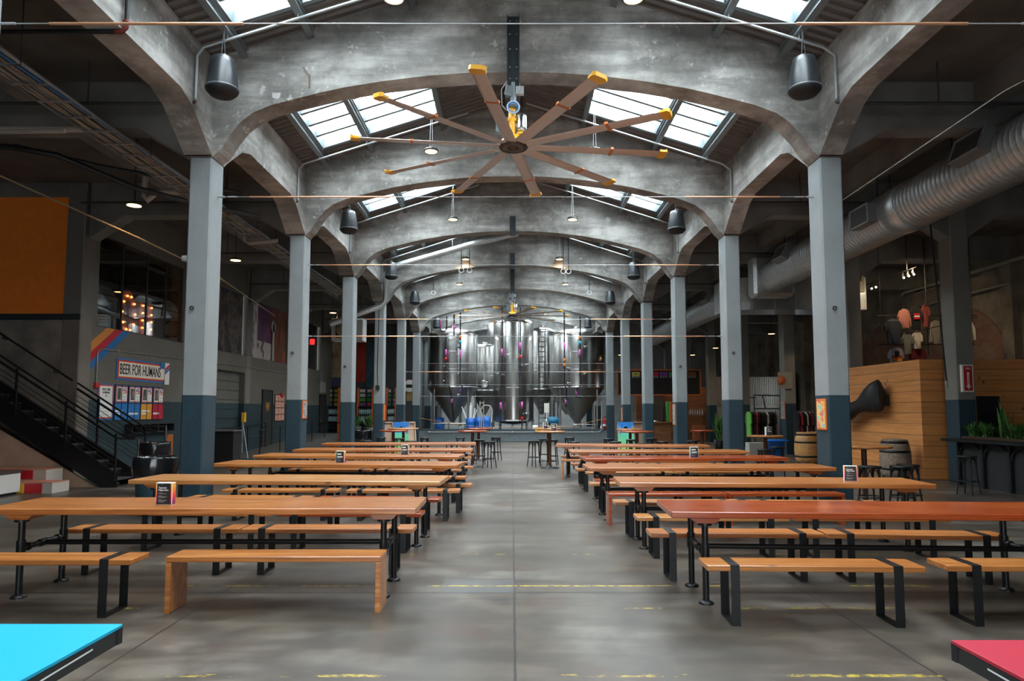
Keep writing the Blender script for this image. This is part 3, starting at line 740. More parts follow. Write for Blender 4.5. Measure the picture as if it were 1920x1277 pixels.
# ================================================================== HIGH TABLES AND STOOLS
def bar_stool(label, x, y, rz, h=.76):
    global STOOL
    if STOOL: return dup(STOOL, (x, y, 0), math.radians(rz), label)
    t = thing('bar_stool', label, 'stool', (x, y, 0), math.radians(rz), 'black bentwood bar stools')
    MB().lathe([(0, h-.035), (.165, h-.035), (.175, h-.02), (.17, h-.004), (0, h)], n=24).build('seat', BLACKM, t)
    for k in range(4):
        a = PI/4+k*PI/2; c, s_ = math.cos(a), math.sin(a)
        MB().tube([(c*.145, s_*.145, h-.03), (c*.155, s_*.155, h*.5), (c*.205, s_*.205, 0)], [.016, .016, .013], 8).build('leg', BLACKM, t)
    m = MB()
    for k in range(4):
        a, b = PI/4+k*PI/2, PI/4+(k+1)*PI/2; p = [Vector((math.cos(q)*.15, math.sin(q)*.15, 0)) for q in (a, b)]; mid = (p[0]+p[1])/2
        pts = []
        for i in range(9):
            u = i/8; q = p[0].lerp(p[1], u); zz = h-.22+.18*math.sin(PI*u)**.6; pts.append((q.x, q.y, zz))
        m.tube(pts, .009, 6, False)
    m.build('bentwood_brace', BLACKM, t)
    m = MB(); n = 24
    m.tube([(math.cos(2*PI*k/n)*.18, math.sin(2*PI*k/n)*.18, .27) for k in range(n+1)], .011, 6, False); m.build('foot_ring', BLACKM, t)
    STOOL = t; return t
STOOL = None
def high_table(label, x, y, r=.44, h=1.05, wood=0, square=False):
    t = thing('high_table', label, 'table', (x, y, 0), 0, 'round high tables')
    MB().lathe([(0, h-.04), (r-.01, h-.04), (r, h-.035), (r, h-.005), (r-.006, h), (0, h)], n=36).build('tabletop', WOODS[wood], t)
    MB().tube([(0, 0, .02), (0, 0, h-.05)], .045, 14).build('pole', plain('rusty brown pole', (.10, .035, .018), .45, .4), t)
    MB().lathe([(.27, 0), (.27, .015), (.06, .04), (.05, .08), (0, .08)], n=28).build('base', BLACKM, t)
    MB().box(-.16, .16, -.03, .03, h-.06, h-.04).box(-.03, .03, -.16, .16, h-.06, h-.04).build('top_bracket', BLACKM, t)
high_table('round high table beside the plank-clad box, right aisle', 5.95, 11.55, .44, 1.05, 3)
high_table('round high table in the right aisle with a menu card', 5.98, 16.1, .40, 1.05, 3)
high_table('round high table in the right aisle farther back', 5.66, 20.3, .36, 1.05, 2)
high_table('round high table right of the centre aisle, nearer of the pair', 1.06, 19.4, .43, 1.05, 1)
high_table('round high table right of the centre aisle, farther of the pair', 1.6-.18, 21.9, .43, 1.05, 3) if False else high_table('round high table right of the centre aisle, farther of the pair', 1.35-.2, 22.0, .43, 1.05, 3)
high_table('round high table left of the centre aisle, nearer of the pair', -1.17, 19.8, .43, 1.05, 2)
high_table('round high table left of the centre aisle, farther of the pair', -1.12, 22.4, .43, 1.05, 2)
high_table('round high table by the left cornhole board, nearer of the pair', -3.55, 20.2, .43, 1.05, 2)
high_table('round high table by the left cornhole board, farther of the pair', -3.6, 22.4, .5, 1.05, 1)
high_table('round high table by the right cornhole board, nearer of the pair', 3.55, 19.4, .48, 1.05, 2)
high_table('round high table by the right cornhole board, farther of the pair', 3.72, 21.5, .43, 1.05, 3)
menu_card('menu card on the high table in the right aisle', 6.02, 16.0, 1.05, 15, .2, .16, True)
menu_card('menu card on the high table right of the centre aisle', 1.78-.6, 19.45, 1.05, -8, .2, .16, True)
menu_card('green-edged menu card on the farther high table right of the centre aisle', 1.05, 21.9, 1.05, 20, .2, .14, True)
ST = [(5.72, 10.95, 'left of the nearest right-aisle high table'), (6.25, 10.98, 'in front of the nearest right-aisle high table'), (6.52, 11.25, 'right of the nearest right-aisle high table'),
      (5.75, 15.55, 'in front of the second right-aisle high table'), (6.45, 16.55, 'behind the second right-aisle high table'),
      (5.25, 19.85, 'left of the third right-aisle high table'), (6.2, 20.2, 'right of the third right-aisle high table'),
      (8.9, 13.35, 'against the arched planter counter'),
      (-1.75, 19.5, 'left of the nearer high table, left of the aisle'), (-.66, 19.35, 'right of the nearer high table, left of the aisle'), (-1.0, 20.5, 'behind the nearer high table, left of the aisle'),
      (-1.7, 22.1, 'left of the farther high table, left of the aisle'), (-.55, 22.3, 'right of the farther high table, left of the aisle'),
      (1.72, 19.2, 'right of the nearer high table, right of the aisle'), (.62, 19.9, 'left of the nearer high table, right of the aisle'), (1.2, 20.45, 'behind the nearer high table, right of the aisle'),
      (.98, 21.2, 'in front of the farther high table, right of the aisle'), (1.85, 22.1, 'right of the farther high table, right of the aisle'), 
      (-4.3, 19.9, 'left of the nearer table by the left cornhole board'), (-2.95, 19.7, 'right of the nearer table by the left cornhole board'), (-3.6, 19.45, 'before the nearer table by the left cornhole board'),
      (-4.3, 22.2, 'left of the farther table by the left cornhole board'), (-2.85, 22.0, 'right of the farther table by the left cornhole board'), (-3.6, 21.55, 'between the tables by the left cornhole board'),
      (2.9, 19.2, 'left of the nearer table by the right cornhole board'), (4.25, 19.3, 'right of the nearer table by the right cornhole board'), (3.6, 18.72, 'before the nearer table by the right cornhole board'),
      (3.0, 21.3, 'left of the farther table by the right cornhole board'), (4.4, 21.5, 'right of the farther table by the right cornhole board'), (3.6, 20.6, 'between the tables by the right cornhole board')]
for i, (x, y, w) in enumerate(ST): bar_stool('black bentwood stool '+w, x, y, 17*i)

# ================================================================== GAME TABLES AT THE FRONT CORNERS
def game_table(label, x0, x1, y0, y1, col, sgn, swx):
    cx, cy = (x0+x1)/2, (y0+y1)/2
    t = thing('game_table', label, 'table', (cx, cy, 0)); a, b = (x1-x0)/2, (y1-y0)/2
    MB().box(-a, a, -b, b, .745, .76, .002).build('tabletop', col, t)
    m = MB(); ap = .062
    m.box(-a+.004, -a+.03, -b+.004, b-.004, .745-ap, .745); m.box(a-.03, a-.004, -b+.004, b-.004, .745-ap, .745); m.box(-a+.03, a-.03, b-.03, b-.004, .745-ap, .745); m.box(-a+.03, a-.03, -b+.004, -b+.03, .745-ap, .745)
    m.build('apron', plain('charcoal apron', (.022, .024, .025), .45), t)
    m = MB(); m.box(-a-.001 if sgn < 0 else a-.006, -a+.006 if sgn < 0 else a+.001, b-.03, b+.001, .745-ap, .748); m.build('corner_cap', BLK, t)
    xx = (a-.002) if sgn > 0 else (-a+.002); pts = []
    for k in range(14):
        u = k/13; pts.append((xx, b-.2-u*1.3, .726-.002*(1-u)-.03*(1-min(1, u*2.2))**2*0 - (.012 if False else 0)-.03*u))
    m = MB(); w = .0035
    v = []
    for p in pts: v += [(p[0]+.002*sgn, p[1], p[2]+w), (p[0]+.002*sgn, p[1], p[2]-w)]
    m.add(v, [(2*i, 2*i+1, 2*i+3, 2*i+2) for i in range(len(pts)-1)]); m.build('white_swoosh', WHITE, t)
    for sx_ in (-1, 1):
        for sy_ in (-1, 1):
            MB().box(sx_*(a-.35)-.03, sx_*(a-.35)+.03, sy_*(b-.45)-.03, sy_*(b-.45)+.03, 0, .684).build('leg', BLACKM, t)
game_table('flat game table with a plain cyan top, front left corner', -3.22, -1.66, .18, 2.92, plain('cyan laminate', (.0, .40, .62), .5), 1, 0)
game_table('flat game table with a plain coral red top, front right corner', 1.70, 3.26, -.02, 2.72, plain('coral red laminate', (.46, .016, .04), .5), -1, 0)

# ================================================================== CEILING FANS
def fan(label, y, hubz, R, ph, nb=10):
    t = thing('ceiling_fan', label, 'fan', (0, y, hubz), 0)
    ztop = 7.1
    YL = plain('fan yellow', (.78, .38, .015), .4)
    m = MB(); b0 = ROW(1)-.0
    m.box(-.10, .10, -.06, .0, 7.02-hubz-.05 if False else ztop-hubz-.25, ztop-hubz+.9); m.box(-.10, -.085, -.11, -.06, ztop-hubz-.25, ztop-hubz+.9); m.box(.085, .10, -.11, -.06, ztop-hubz-.25, ztop-hubz+.9)
    m.build('mounting_channel', plain('dark steel channel', (.045, .055, .06), .45, .5), t)
    m = MB()
    for zz in (.35, .6, .82, .05, -.14):
        for xx in (-.055, .055): m.lathe([(0, -.008), (.012, -.008), (.012, 0), (0, 0)], (xx, -.062, ztop-hubz+zz), 8, 'y')
    m.build('bolt', GREY, t)
    m = MB().tube([(0, -.03, ztop-hubz-.2), (0, -.03, .62)], .045, 12); m.box(-.07, .07, -.1, .04, .62, .66); m.box(-.13, .0, -.08, .02, ztop-hubz-.42, ztop-hubz-.26); m.build('down_rod', STEELP, t)
    m = MB().box(.04, .17, -.08, .0, ztop-hubz-.4, ztop-hubz-.27).build('junction_box', GREY, t)
    m = MB(); m.tube([(-.02, -.02, .16), (-.02, -.02, .62)], .055, 12); m.box(-.09, .05, -.07, .03, .4, .45); m.lathe([(.19, .06), (.19, .10), (.13, .16), (.06, .18), (0, .18)], (0, 0, 0), 24); m.lathe([(0, .18), (.075, .18), (.075, .22), (.05, .24), (0, .24)], (.13, .0, 0), 16)
    m.build('gearbox', YL, t)
    MB().lathe([(0, .24), (.08, .24), (.085, .30), (.085, .50), (.06, .54), (0, .54)], (.13, 0, 0), 18).build('motor', STEEL, t)
    MB().box(-.28, -.08, .0, .1, .24, .5, .01).build('control_box', plain('blue grey housing', (.12, .16, .18), .4), t)
    for rr, c_, nm in ((.085, BLUE, 'coil'), (.098, plain('pale cable', (.5, .55, .6), .5), 'coil')):
        MB().tube([(math.cos(2*PI*k/20)*rr, -.12, .60+math.sin(2*PI*k/20)*rr) for k in range(21)], .011, 6, False).build('cable_coil', c_, t)
    m = MB()
    m.tube([(-.1, -.1, ztop-hubz-.2), (-.19, -.1, ztop-hubz-.34), (-.18, -.1, ztop-hubz-.6), (-.1, -.1, .55)], .008, 6)
    m.tube([(.09, -.1, ztop-hubz-.2), (.12, -.1, ztop-hubz-.34), (.0, -.12, ztop-hubz-.46), (-.14, -.12, ztop-hubz-.42), (-.1, -.1, ztop-hubz-.24)], .007, 6); m.build('supply_cable', GREY, t)
    MB().lathe([(0, .0), (.09, .0), (.09, -.02), (.10, -.025), (.22, -.03), (.235, -.01), (.235, .045), (.19, .06), (0, .06)], n=40).build('hub', plain('dark brown hub', (.09, .06, .05), .35, .6), t)
    m = MB()
    for k in range(20):
        a = 2*PI*k/20; m.lathe([(0, -.036), (.009, -.036), (.009, -.028)], (math.cos(a)*.185, math.sin(a)*.185, 0), 6)
    m.build('hub_bolts', BLK, t)
    bm_ = plain('aluminium blade', (.50, .42, .37), .35, .5)
    for k in range(nb):
        a = ph+k*2*PI/nb
        M4 = Matrix.Rotation(a-PI/2, 4, 'Z') @ Matrix.Rotation(math.radians(-9), 4, 'X')
        m = MB(); m.mx = M4; w = .098
        prof = [(-w, .0), (-w*.6, .014), (0, .02), (w*.7, .014), (w, .004), (w*.6, -.006), (-w*.6, -.008)]
        v = [(x, p, q) for x in (.2, R-.10) for p, q in prof]; n = len(prof)
        m.add(v, [tuple(range(n)), tuple(range(n, 2*n))[::-1]]+[(i, (i+1) % n, n+(i+1) % n, n+i) for i in range(n)])
        bl = m.build('blade', bm_, t)
        m = MB(); m.mx = M4
        m.prism([(R-.14, -.105), (R-.03, -.105), (R-.02, .03), (R-.04, .12), (R-.14, .102)], -.012, .024, 'z')
        m.prism([(R-.03, -.105), (R, -.07), (R, .07), (R-.04, .13)], -.012, .045, 'z')
        m.build('winglet', YL, bl)
        m = MB(); m.mx = M4; m.box(R*.62, R*.62+.05, -.104, .104, -.013, .026); m.build('blade_band', plain('rust orange band', (.45, .14, .03), .5), bl)
fan('large ten-blade ceiling fan with yellow tips on the nearest arch', ROW(1)-.0, 5.86, 2.55, -.184-.0)
fan('far ten-blade ceiling fan with yellow tips before the steel tanks', ROW(5)-.0, 5.86, 2.55, .35)
# bare channels on other arches
for n in (2, 3, 4, 6):
    if n == 2: continue
    tag(MB().box(-.09, .09, ROW(n)-.06, ROW(n), 6.95, 7.55).build('steel_channel', plain('dark steel channel', (.045, .055, .06), .45, .5)), 'dark steel channel bolted to the crown of the %s arch' % ORD[n-1], 'bracket')

# ================================================================== SPEAKERS AND PENDANT LAMPS
def speaker(label, x, y, z):
    global SPK
    if SPK: return dup(SPK, (x, y, z), random.uniform(-.3, .3), label)
    t = thing('pendant_speaker', label, 'speaker', (x, y, z), 0, 'black speakers hung over the nave edges')
    MB().lathe([(0, .60), (.13, .60), (.155, .585), (.18, .5), (.215, .30), (.235, .12), (.235, .10)], n=28).build('housing', plain('speaker shell', (.018, .021, .024), .36), t)
    MB().lathe([(.235, .10), (.225, .075), (.17, .02), (.09, .0), (0, .0)], n=28).build('grille', BLK, t)
    MB().lathe([(.236, .13), (.241, .125), (.241, .11), (.236, .105)], n=28).build('trim_ring', plain('rim grey', (.10, .11, .12), .35), t)
    H = roofz(x)-z-.05
    MB().tube([(-.03, 0, .6), (-.01, 0, .9), (0, 0, H)], .007, 6).tube([(.03, 0, .6), (.01, 0, .9), (0, 0, H)], .005, 6).build('hanging_cable', plain('dark cable', (.05, .055, .06), .5), t)
    MB().tube([(-.05, 0, .6), (-.03, 0, .66), (.03, 0, .66), (.05, 0, .6)], .007, 6).build('hook', GREY, t)
    SPK = t; return t
SPK = None
for s in (-1, 1):
    for i, y in enumerate((9.7, 17.5, 23.8, 29.6, 38.4)):
        speaker('black bell-shaped speaker hanging on the %s side, %s' % (SIDE[s], place_(i+1)), s*4.32, y, 6.28)
def pendant(label, x, y, z):
    global PEN
    if PEN: t = dup(PEN, (x, y, z), 0, label)
    else:
        t = thing('pendant_lamp', label, 'lamp', (x, y, z), 0, 'round pendant lamps under the roof')
        MB().lathe([(.0, .10), (.05, .10), (.06, .06), (.14, .05), (.155, .03), (.155, .0), (.135, -.005), (.13, .0)], n=24).build('housing', plain('lamp housing', (.05, .05, .05), .4, .5), t)
        m = MB()
        for k in range(16):
            a = 2*PI*k/16; m.bar((math.cos(a)*.05, math.sin(a)*.05, .07), (math.cos(a)*.14, math.sin(a)*.14, .06), .006, .03)
        m.build('cooling_fins', plain('lamp housing', (.05, .05, .05), .4, .5), t)
        MB().lathe([(0, .002), (.13, .002), (.13, -.004), (0, -.004)], n=24).build('diffuser', LAMPW, t)
        m = MB(); m.tube([(-.03, 0, .1), (-.008, 0, roofz(x)-z-.1)], .004, 5); m.tube([(.03, 0, .1), (.008, 0, roofz(x)-z-.1)], .004, 5); m.build('cable', WHITEP, t)
        PEN = t
    l = bpy.data.lights.new('pendant_light', 'SPOT'); l.energy = 60; l.color = (1, .72, .42); l.spot_size = 2.4; l.spot_blend = .6; l.shadow_soft_size = .12
    o = bpy.data.objects.new('pendant_light', l); S.collection.objects.link(o); o.location = (x, y, z-.03)
PEN = None
for s in (-1, 1):
    for i, (x, y, z) in enumerate(((1.62, 8.75, 7.2), (1.75, 14.1, 7.17), (1.75, 19.4, 7.2), (1.76, 25., 7.28), (2.33, 29.4, 7.15), (2.29, 36.3, 7.2))):
        pendant('round pendant lamp under the %s roof slope, %s' % (SIDE[s], place_(i+1)), s*x, y, z)
def aisle_lamp(label, x, y, z, e=55):
    t = thing('aisle_lamp', label, 'lamp', (x, y, z), 0, 'round warm lamps in the aisles')
    MB().lathe([(0, .07), (.06, .07), (.13, .03), (.14, .0), (.125, .0)], n=22).build('housing', BLK, t)
    MB().lathe([(0, .0), (.125, .0), (.125, -.006), (0, -.006)], n=22).build('diffuser', LAMPW, t)
    MB().tube([(0, 0, .07), (0, 0, 6.94-z)], .008, 6).build('hanging_rod', BLK, t)
    l = bpy.data.lights.new('aisle_light', 'SPOT'); l.energy = e; l.color = (1, .68, .38); l.spot_size = 2.6; l.spot_blend = .7; l.shadow_soft_size = .12
    o = bpy.data.objects.new('aisle_light', l); S.collection.objects.link(o); o.location = (x, y, z-.03)
for i, y in enumerate((12.5, 17.2, 21.9, 26.7, 31.5)):
    aisle_lamp('round warm lamp hanging in the left aisle, %s' % place_(i+1), -7.15, y, 5.5)
for i, (x, y) in enumerate(((10.25, 26.6), (9.9, 32.8), (9.9, 37.0), (5.95, 37.0))):
    aisle_lamp('round warm lamp hanging in the right aisle, %s' % place_(i+1), x, y, 4.65)

# ================================================================== BREWING AREA
FZ = .56
struct(MB().box(-5.25, 5.25, 35.4, YB, 0, FZ-.02).build('floor', plain('tank room floor', (.12, .12, .12), .5)))
kerb = struct(MB().box(-4.89, 4.89, 35.0, 35.4, 0, .62, .012).build('trim_30', COLP if False else plain('grey kerb paint', (.135, .165, .18), .5, noise=.1)))
MB().box(-4.89, 4.89, 34.97, 35.42, .62, .645).build('kerb_cap', plain('teal kerb edge', (.03, .06, .08), .5), kerb)
cp = thing('kerb_conduit', 'thin grey conduit running along the face of the low kerb', 'conduit', (0, 34.96, .5))
MB().tube([(-4.3, 0, 0), (4.4, 0, 0), (4.55, 0, .05), (4.6, 0, .15), (4.6, 0, 1.6)], .022, 8).build('pipe', GREY, cp)
for x in (-4.3, 0, 4.1): MB().lathe([(0, -.03), (.06, -.03), (.06, .03), (0, .03)], (x, 0, 0), 12, 'y').build('junction', GREY, cp)
PIPK = plain('black insulated pipe', (.012, .012, .014), .5)
def tank(label, x, y, r, ztip, zb, zt, dome, cone=True, legs=True, manhole=False, bands=3):
    t = thing('fermentation_tank' if cone else 'brite_tank', label, 'tank', (x, y, FZ-.0), 0); o = -FZ
    MB().lathe([(r, zb+o), (r, zt+o)]+[(r*math.cos(a), zt+o+dome*math.sin(a)) for a in [PI/2*k/8 for k in range(1, 9)]], n=64).build('shell', STEEL, t)
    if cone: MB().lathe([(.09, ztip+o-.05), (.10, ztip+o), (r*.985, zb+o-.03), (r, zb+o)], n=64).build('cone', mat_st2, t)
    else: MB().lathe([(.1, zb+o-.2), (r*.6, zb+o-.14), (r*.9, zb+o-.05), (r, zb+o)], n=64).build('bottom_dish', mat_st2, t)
    MB().lathe([(r+.001, zb+o-.03), (r+.018, zb+o-.02), (r+.018, zb+o+.03), (r+.001, zb+o+.04)], n=64).build('weld_band', STEEL, t)
    MB().lathe([(r+.001, zt+o-.03), (r+.012, zt+o-.02), (r+.012, zt+o+.02), (r+.001, zt+o+.03)], n=64).build('weld_band', STEEL, t)
    for k in range(1, bands): z = zb+o+(zt-zb)*k/bands; MB().lathe([(r+.001, z-.01), (r+.006, z), (r+.001, z+.01)], n=64).build('weld_band', STEEL, t)
    if legs:
        for k in range(4):
            a = PI/4+k*PI/2; rr = r*.93
            m = MB(); m.tube([(rr*math.cos(a), rr*math.sin(a), .0), (rr*math.cos(a), rr*math.sin(a), zb+o+.05)], .05, 12); m.lathe([(.09, 0), (.09, .03), (.05, .05)], (rr*math.cos(a), rr*math.sin(a), 0), 14); m.build('leg', STEEL, t)
    if manhole:
        MB().lathe([(0, -.03), (.20, -.03), (.24, -.02), (.24, .05), (.2, .05)], (0, -r-.0, zb+o+.35), 28, 'y').build('manway_door', STEEL, t)
        m = MB(); m.lathe([(.255, -.01), (.28, -.01), (.28, .04), (.255, .04)], (0, -r, zb+o+.35), 28, 'y'); m.bar((0, -r-.05, zb+o+.35), (.14, -r-.05, zb+o+.35), .02, .02); m.build('manway_ring', PIPEB, t)
    MB().lathe([(0, 0), (.14, 0), (.14, .12), (0, .12)], (0, 0, zt+o+dome-.01), 16).build('top_port', STEEL, t)
    return t
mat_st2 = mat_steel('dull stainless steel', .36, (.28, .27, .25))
T1 = tank('large conical steel tank on the left of the brewing area', -3.29, 37.3, 1.38, .98, 2.86, 5.72, .42)
T2 = tank('tall straight-sided steel tank in the middle of the brewing area', .06, 36.9, 1.10, 0, 1.06, 6.35, .34, cone=False)
T3 = tank('large conical steel tank on the right of the brewing area', 3.55, 37.3, 1.50, .88, 2.84, 5.70, .42)
tank('small steel tank with round manway between left and middle tanks', -1.62, 39.6, .80, 1.4, 2.75, 5.3, .2, manhole=True)
tank('slim steel tank with a ladder behind the middle tank', 1.75, 40.6, .82, 1.4, 2.85, 6.3, .3)
tank('tall steel tank rising behind the middle tank, left side', -.62, 42.3, .95, 1.3, 2.7, 6.9, .3)
tank('dim steel tank far behind at the left wall', -3.9, 42.4, 1.0, 1.4, 2.8, 5.6, .3)
tank('dim steel tank far behind the right conical tank', 3.4, 42.6, 1.2, 1.4, 2.8, 5.6, .3)
# ladder on the slim tank
ld = thing('tank_ladder', 'narrow steel ladder rising between the middle and right tanks', 'ladder', (1.75, 39.7, FZ))
for s in (-.2, .2): MB().box(s-.02, s+.02, -.02, .02, 0, 6.0).build('rail', PIPEB, ld)
m = MB()
for k in range(19): m.box(-.2, .2, -.012, .012, .3+k*.3, .33+k*.3)
m.build('rung', PIPEB, ld)
# black process pipes in front of the tanks with magenta labels
def ppipe(label, pts, labels, bands=(), r=.04):
    t = thing('process_pipe', label, 'pipe', (0, 0, 0))
    MB().tube(pts, r, 10).build('pipe', PIPK, t)
    for (x, y, z, h) in labels: MB().lathe([(0, 0), (r+.012, 0), (r+.012, h), (0, h)], (x, y, z), 12).build('magenta_label', PINKP, t)
    for (x, y, z, c) in bands: MB().lathe([(0, 0), (r+.03, .02), (r+.03, .16), (0, .2)], (x, y, z), 12).build('valve', {'o': OR2, 'r': RED, 'c': plain('cyan tape', (.02, .4, .5), .5)}[c], t)
PX = lambda px, y: (px-960)/1267*y
PZ = lambda py, y: 1.66+(768-py)/1267*y*.997
Yp = 35.6
ppipe('black pipe with magenta labels in front of the left tank, left one', [(PX(835, Yp), Yp, PZ(632, Yp)), (PX(835, Yp), Yp, PZ(718, Yp)), (PX(836, Yp), Yp, PZ(722, Yp)), (PX(842, Yp), Yp, PZ(724, Yp)), (PX(845, Yp), Yp+.3, PZ(745, Yp)), (PX(851, 36.8), 36.6, PZ(788, 36.6))], [(PX(835, Yp), Yp, PZ(668, Yp), .38), (PX(845.5, Yp), Yp+.35, PZ(756, Yp), .25)], [(PX(835, Yp), Yp, PZ(676, Yp), 'r')])
ppipe('black pipe with magenta labels in front of the left tank, right one', [(PX(862, Yp), Yp, PZ(585, Yp)), (PX(862, Yp), Yp, PZ(720, Yp)), (PX(866, Yp), Yp, PZ(724, Yp)), (PX(864, Yp), Yp+.1, PZ(740, Yp))], [(PX(862, Yp), Yp, PZ(671, Yp), .42), (PX(864, Yp), Yp+.1, PZ(738, Yp), .25)], [(PX(862, Yp), Yp, PZ(634, Yp), 'o'), (PX(862, Yp), Yp, PZ(644, Yp), 'c')])
ppipe('U-shaped black pipe above the left tank', [(PX(824, Yp), Yp, PZ(598, Yp)), (PX(824, Yp), Yp, PZ(616, Yp)), (PX(827, Yp), Yp, PZ(620, Yp)), (PX(833, Yp), Yp, PZ(620, Yp)), (PX(836, Yp), Yp, PZ(616, Yp)), (PX(836, Yp), Yp, PZ(592, Yp))], [(PX(824, Yp), Yp, PZ(613, Yp), .40)])
ppipe('black pipe stepping down beside the U-shaped pipe', [(PX(850, Yp), Yp, PZ(588, Yp)), (PX(850, Yp), Yp, PZ(629, Yp)), (PX(836, Yp), Yp, PZ(629, Yp))], [(PX(850, Yp), Yp, PZ(618, Yp), .3)])
Yp = 35.7
ppipe('long black pipe at the left edge of the middle tank', [(PX(941, Yp), Yp, PZ(575, Yp)), (PX(941, Yp), Yp, PZ(660, Yp)), (PX(938, Yp), Yp, PZ(700, Yp)), (PX(938, Yp), Yp, FZ-.02)], [(PX(940.5, Yp), Yp, PZ(667, Yp), .38), (PX(938, Yp), Yp, PZ(768, Yp), .38)], [(PX(941, Yp), Yp, PZ(592, Yp), 'r')])
ppipe('long black pipe at the right edge of the middle tank', [(PX(975, Yp), Yp, PZ(575, Yp)), (PX(975, Yp), Yp, PZ(690, Yp)), (PX(978, Yp), Yp, PZ(710, Yp)), (PX(978, Yp), Yp, FZ-.02)], [(PX(975, Yp), Yp, PZ(655, Yp), .38), (PX(978, Yp), Yp, PZ(767, Yp), .38)], [(PX(975.5, Yp), Yp, PZ(672, Yp), 'r'), (PX(978, Yp), Yp, PZ(788, Yp), 'r')])
Yp = 35.55
ppipe('black pipe in front of the right tank, left one', [(PX(1058, Yp), Yp, PZ(584, Yp)), (PX(1058, Yp), Yp, PZ(724, Yp)), (PX(1062, Yp), Yp+.1, PZ(728, Yp)), (PX(1061, Yp), Yp+.4, PZ(763, Yp))], [(PX(1058, Yp), Yp, PZ(655, Yp), .38), (PX(1061, Yp), Yp+.3, PZ(758, Yp), .32)], [(PX(1058, Yp), Yp, PZ(678, Yp), 'o'), (PX(1058, Yp), Yp, PZ(687, Yp), 'o')])
ppipe('black pipe in front of the right tank, right one', [(PX(1088, Yp), Yp, PZ(592, Yp)), (PX(1088, Yp), Yp, PZ(724, Yp)), (PX(1082, Yp), Yp+.1, PZ(728, Yp)), (PX(1080, Yp), Yp+.3, PZ(744, Yp)), (PX(1093, Yp), Yp+.3, PZ(746, Yp))], [(PX(1087, Yp), Yp, PZ(668, Yp), .38), (PX(1081, Yp), Yp+.2, PZ(741, Yp), .25)], [(PX(1087, Yp), Yp, PZ(635, Yp), 'o'), (PX(1087, Yp), Yp, PZ(645, Yp), 'c')])
def spigot(label, px, py, d=1, Y=35.7):
    t = thing('tank_valve', label, 'valve', (PX(px, Y), Y, PZ(py, Y)), 0, 'small steel valves on the tank fronts')
    MB().tube([(0, .25, 0), (0, 0, 0), (.12*d, -.02, 0), (.12*d, -.02, -.06)], .03, 8).build('body', STEEL, t); MB().lathe([(0, -.03), (.07, -.03), (.07, .03), (0, .03)], (.06*d, -.04, 0), 12, 'y').build('clamp', STEEL, t)
    MB().bar((.06*d, -.07, .02), (.2*d, -.07, .06), .02, .03).build('handle', GREY, t)
for i, (lb, px, py, d) in enumerate((('upper left valve on the left tank front', 829, 687, 1), ('lower left valve on the left tank front', 829, 715, 1), ('top right valve on the left tank front', 856, 650, 1), ('middle right valve on the left tank front', 856, 701, 1),
    ('valve on the cone of the left tank', 856, 741, 1), ('valve on the left flank of the middle tank', 935, 701, -1), ('valve on the right flank of the middle tank', 984, 684, 1), ('low valve near the foot of the middle tank', 984, 776, 1), ('upper valve on the right tank front, left side', 1062, 691, 1), ('lower valve on the right tank front, left side', 1062, 719, 1), ('top valve on the right tank front, right side', 1094, 650, 1), ('middle valve on the right tank front, right side', 1093, 701, 1))):
    spigot('steel '+lb, px, py, d)
# pipe rails in front of the tanks
for lb, pts in (('low white pipe rail in front of the left tank', [(PX(808, 35.8), 35.8, FZ), (PX(808, 35.8), 35.8, PZ(728, 35.8))]), ):
    pass
def rail(label, a, b, zz):
    t = thing('pipe_rail', label, 'pipe', (0, 0, 0)); MB().tube([(a, 35.75, zz), (b, 35.75, zz)], .03, 8).build('pipe', STEEL, t)
    for x in (a+.05, (a+b)/2, b-.05): MB().tube([(x, 35.75, FZ-.02), (x, 35.75, zz)], .025, 8).build('post', STEEL, t)
rail('low steel pipe rail in front of the left tank', PX(809, 35.75), PX(873, 35.75), PZ(794, 35.75)); rail('low steel pipe rail in front of the right tank', PX(1073, 35.75), PX(1117, 35.75), PZ(796, 35.75))
def drum(label, px, pt, Y=35.8, r=.235):
    z = PZ(pt, Y); t = thing('plastic_drum', label, 'drum', (PX(px, Y), Y, FZ-.02), 0, 'blue plastic drums'); h = z-FZ+.02
    MB().lathe([(0, 0), (r*.95, 0), (r, .03), (r, h*.3), (r*1.03, h*.33), (r, h*.36), (r, h*.62), (r*1.03, h*.65), (r, h*.68), (r, h), (r*.93, h), (r*.93, h-.05), (0, h-.05)], n=28).build('body', BARREL, t)
    return t, z
drum('blue open drum holding white tubes, left of three', 881, 784); drum('blue drum between two other drums', 897, 782, 36.5); drum('blue drum with a hose over it, right of three', 911, 781)
drum('dark blue drum beneath the left conical tank', 823, 783, 37.6, .3)
for i, (dx, tx, tz) in enumerate(((-.10, -.55, 1.2), (0.02, .03, 1.5), (-.04, -.02, 1.3), (.08, .1, 1.35), (.12, .32, 1.1), (.14, .42, 1.0))):
    x0_ = PX(881, 35.8); tag(MB().tube([(x0_+dx*.8, 35.8, FZ+.3), (x0_+tx*.8, 35.85, FZ+.35+tz*.75)], .025, 8).build('plastic_tube', WHITE), 'white tube leaning in the left blue drum, %s' % ['leftmost', 'tallest', 'thick short', 'upright', 'right-leaning', 'far right'][i], 'tube')
x0_ = PX(911, 35.9)
tag(MB().tube([(x0_-.25, 35.6, .62), (x0_-.2, 35.62, 1.3)]+[(x0_+.02-.3*math.cos(PI*k/8), 35.65, 1.6+.3*math.sin(PI*k/8)) for k in range(9)]+[(x0_+.3, 35.6, 1.0)], .018, 8).build('hose', plain('white hose', (.7, .68, .62), .5)), 'white hose looping over the right blue drum', 'hose')
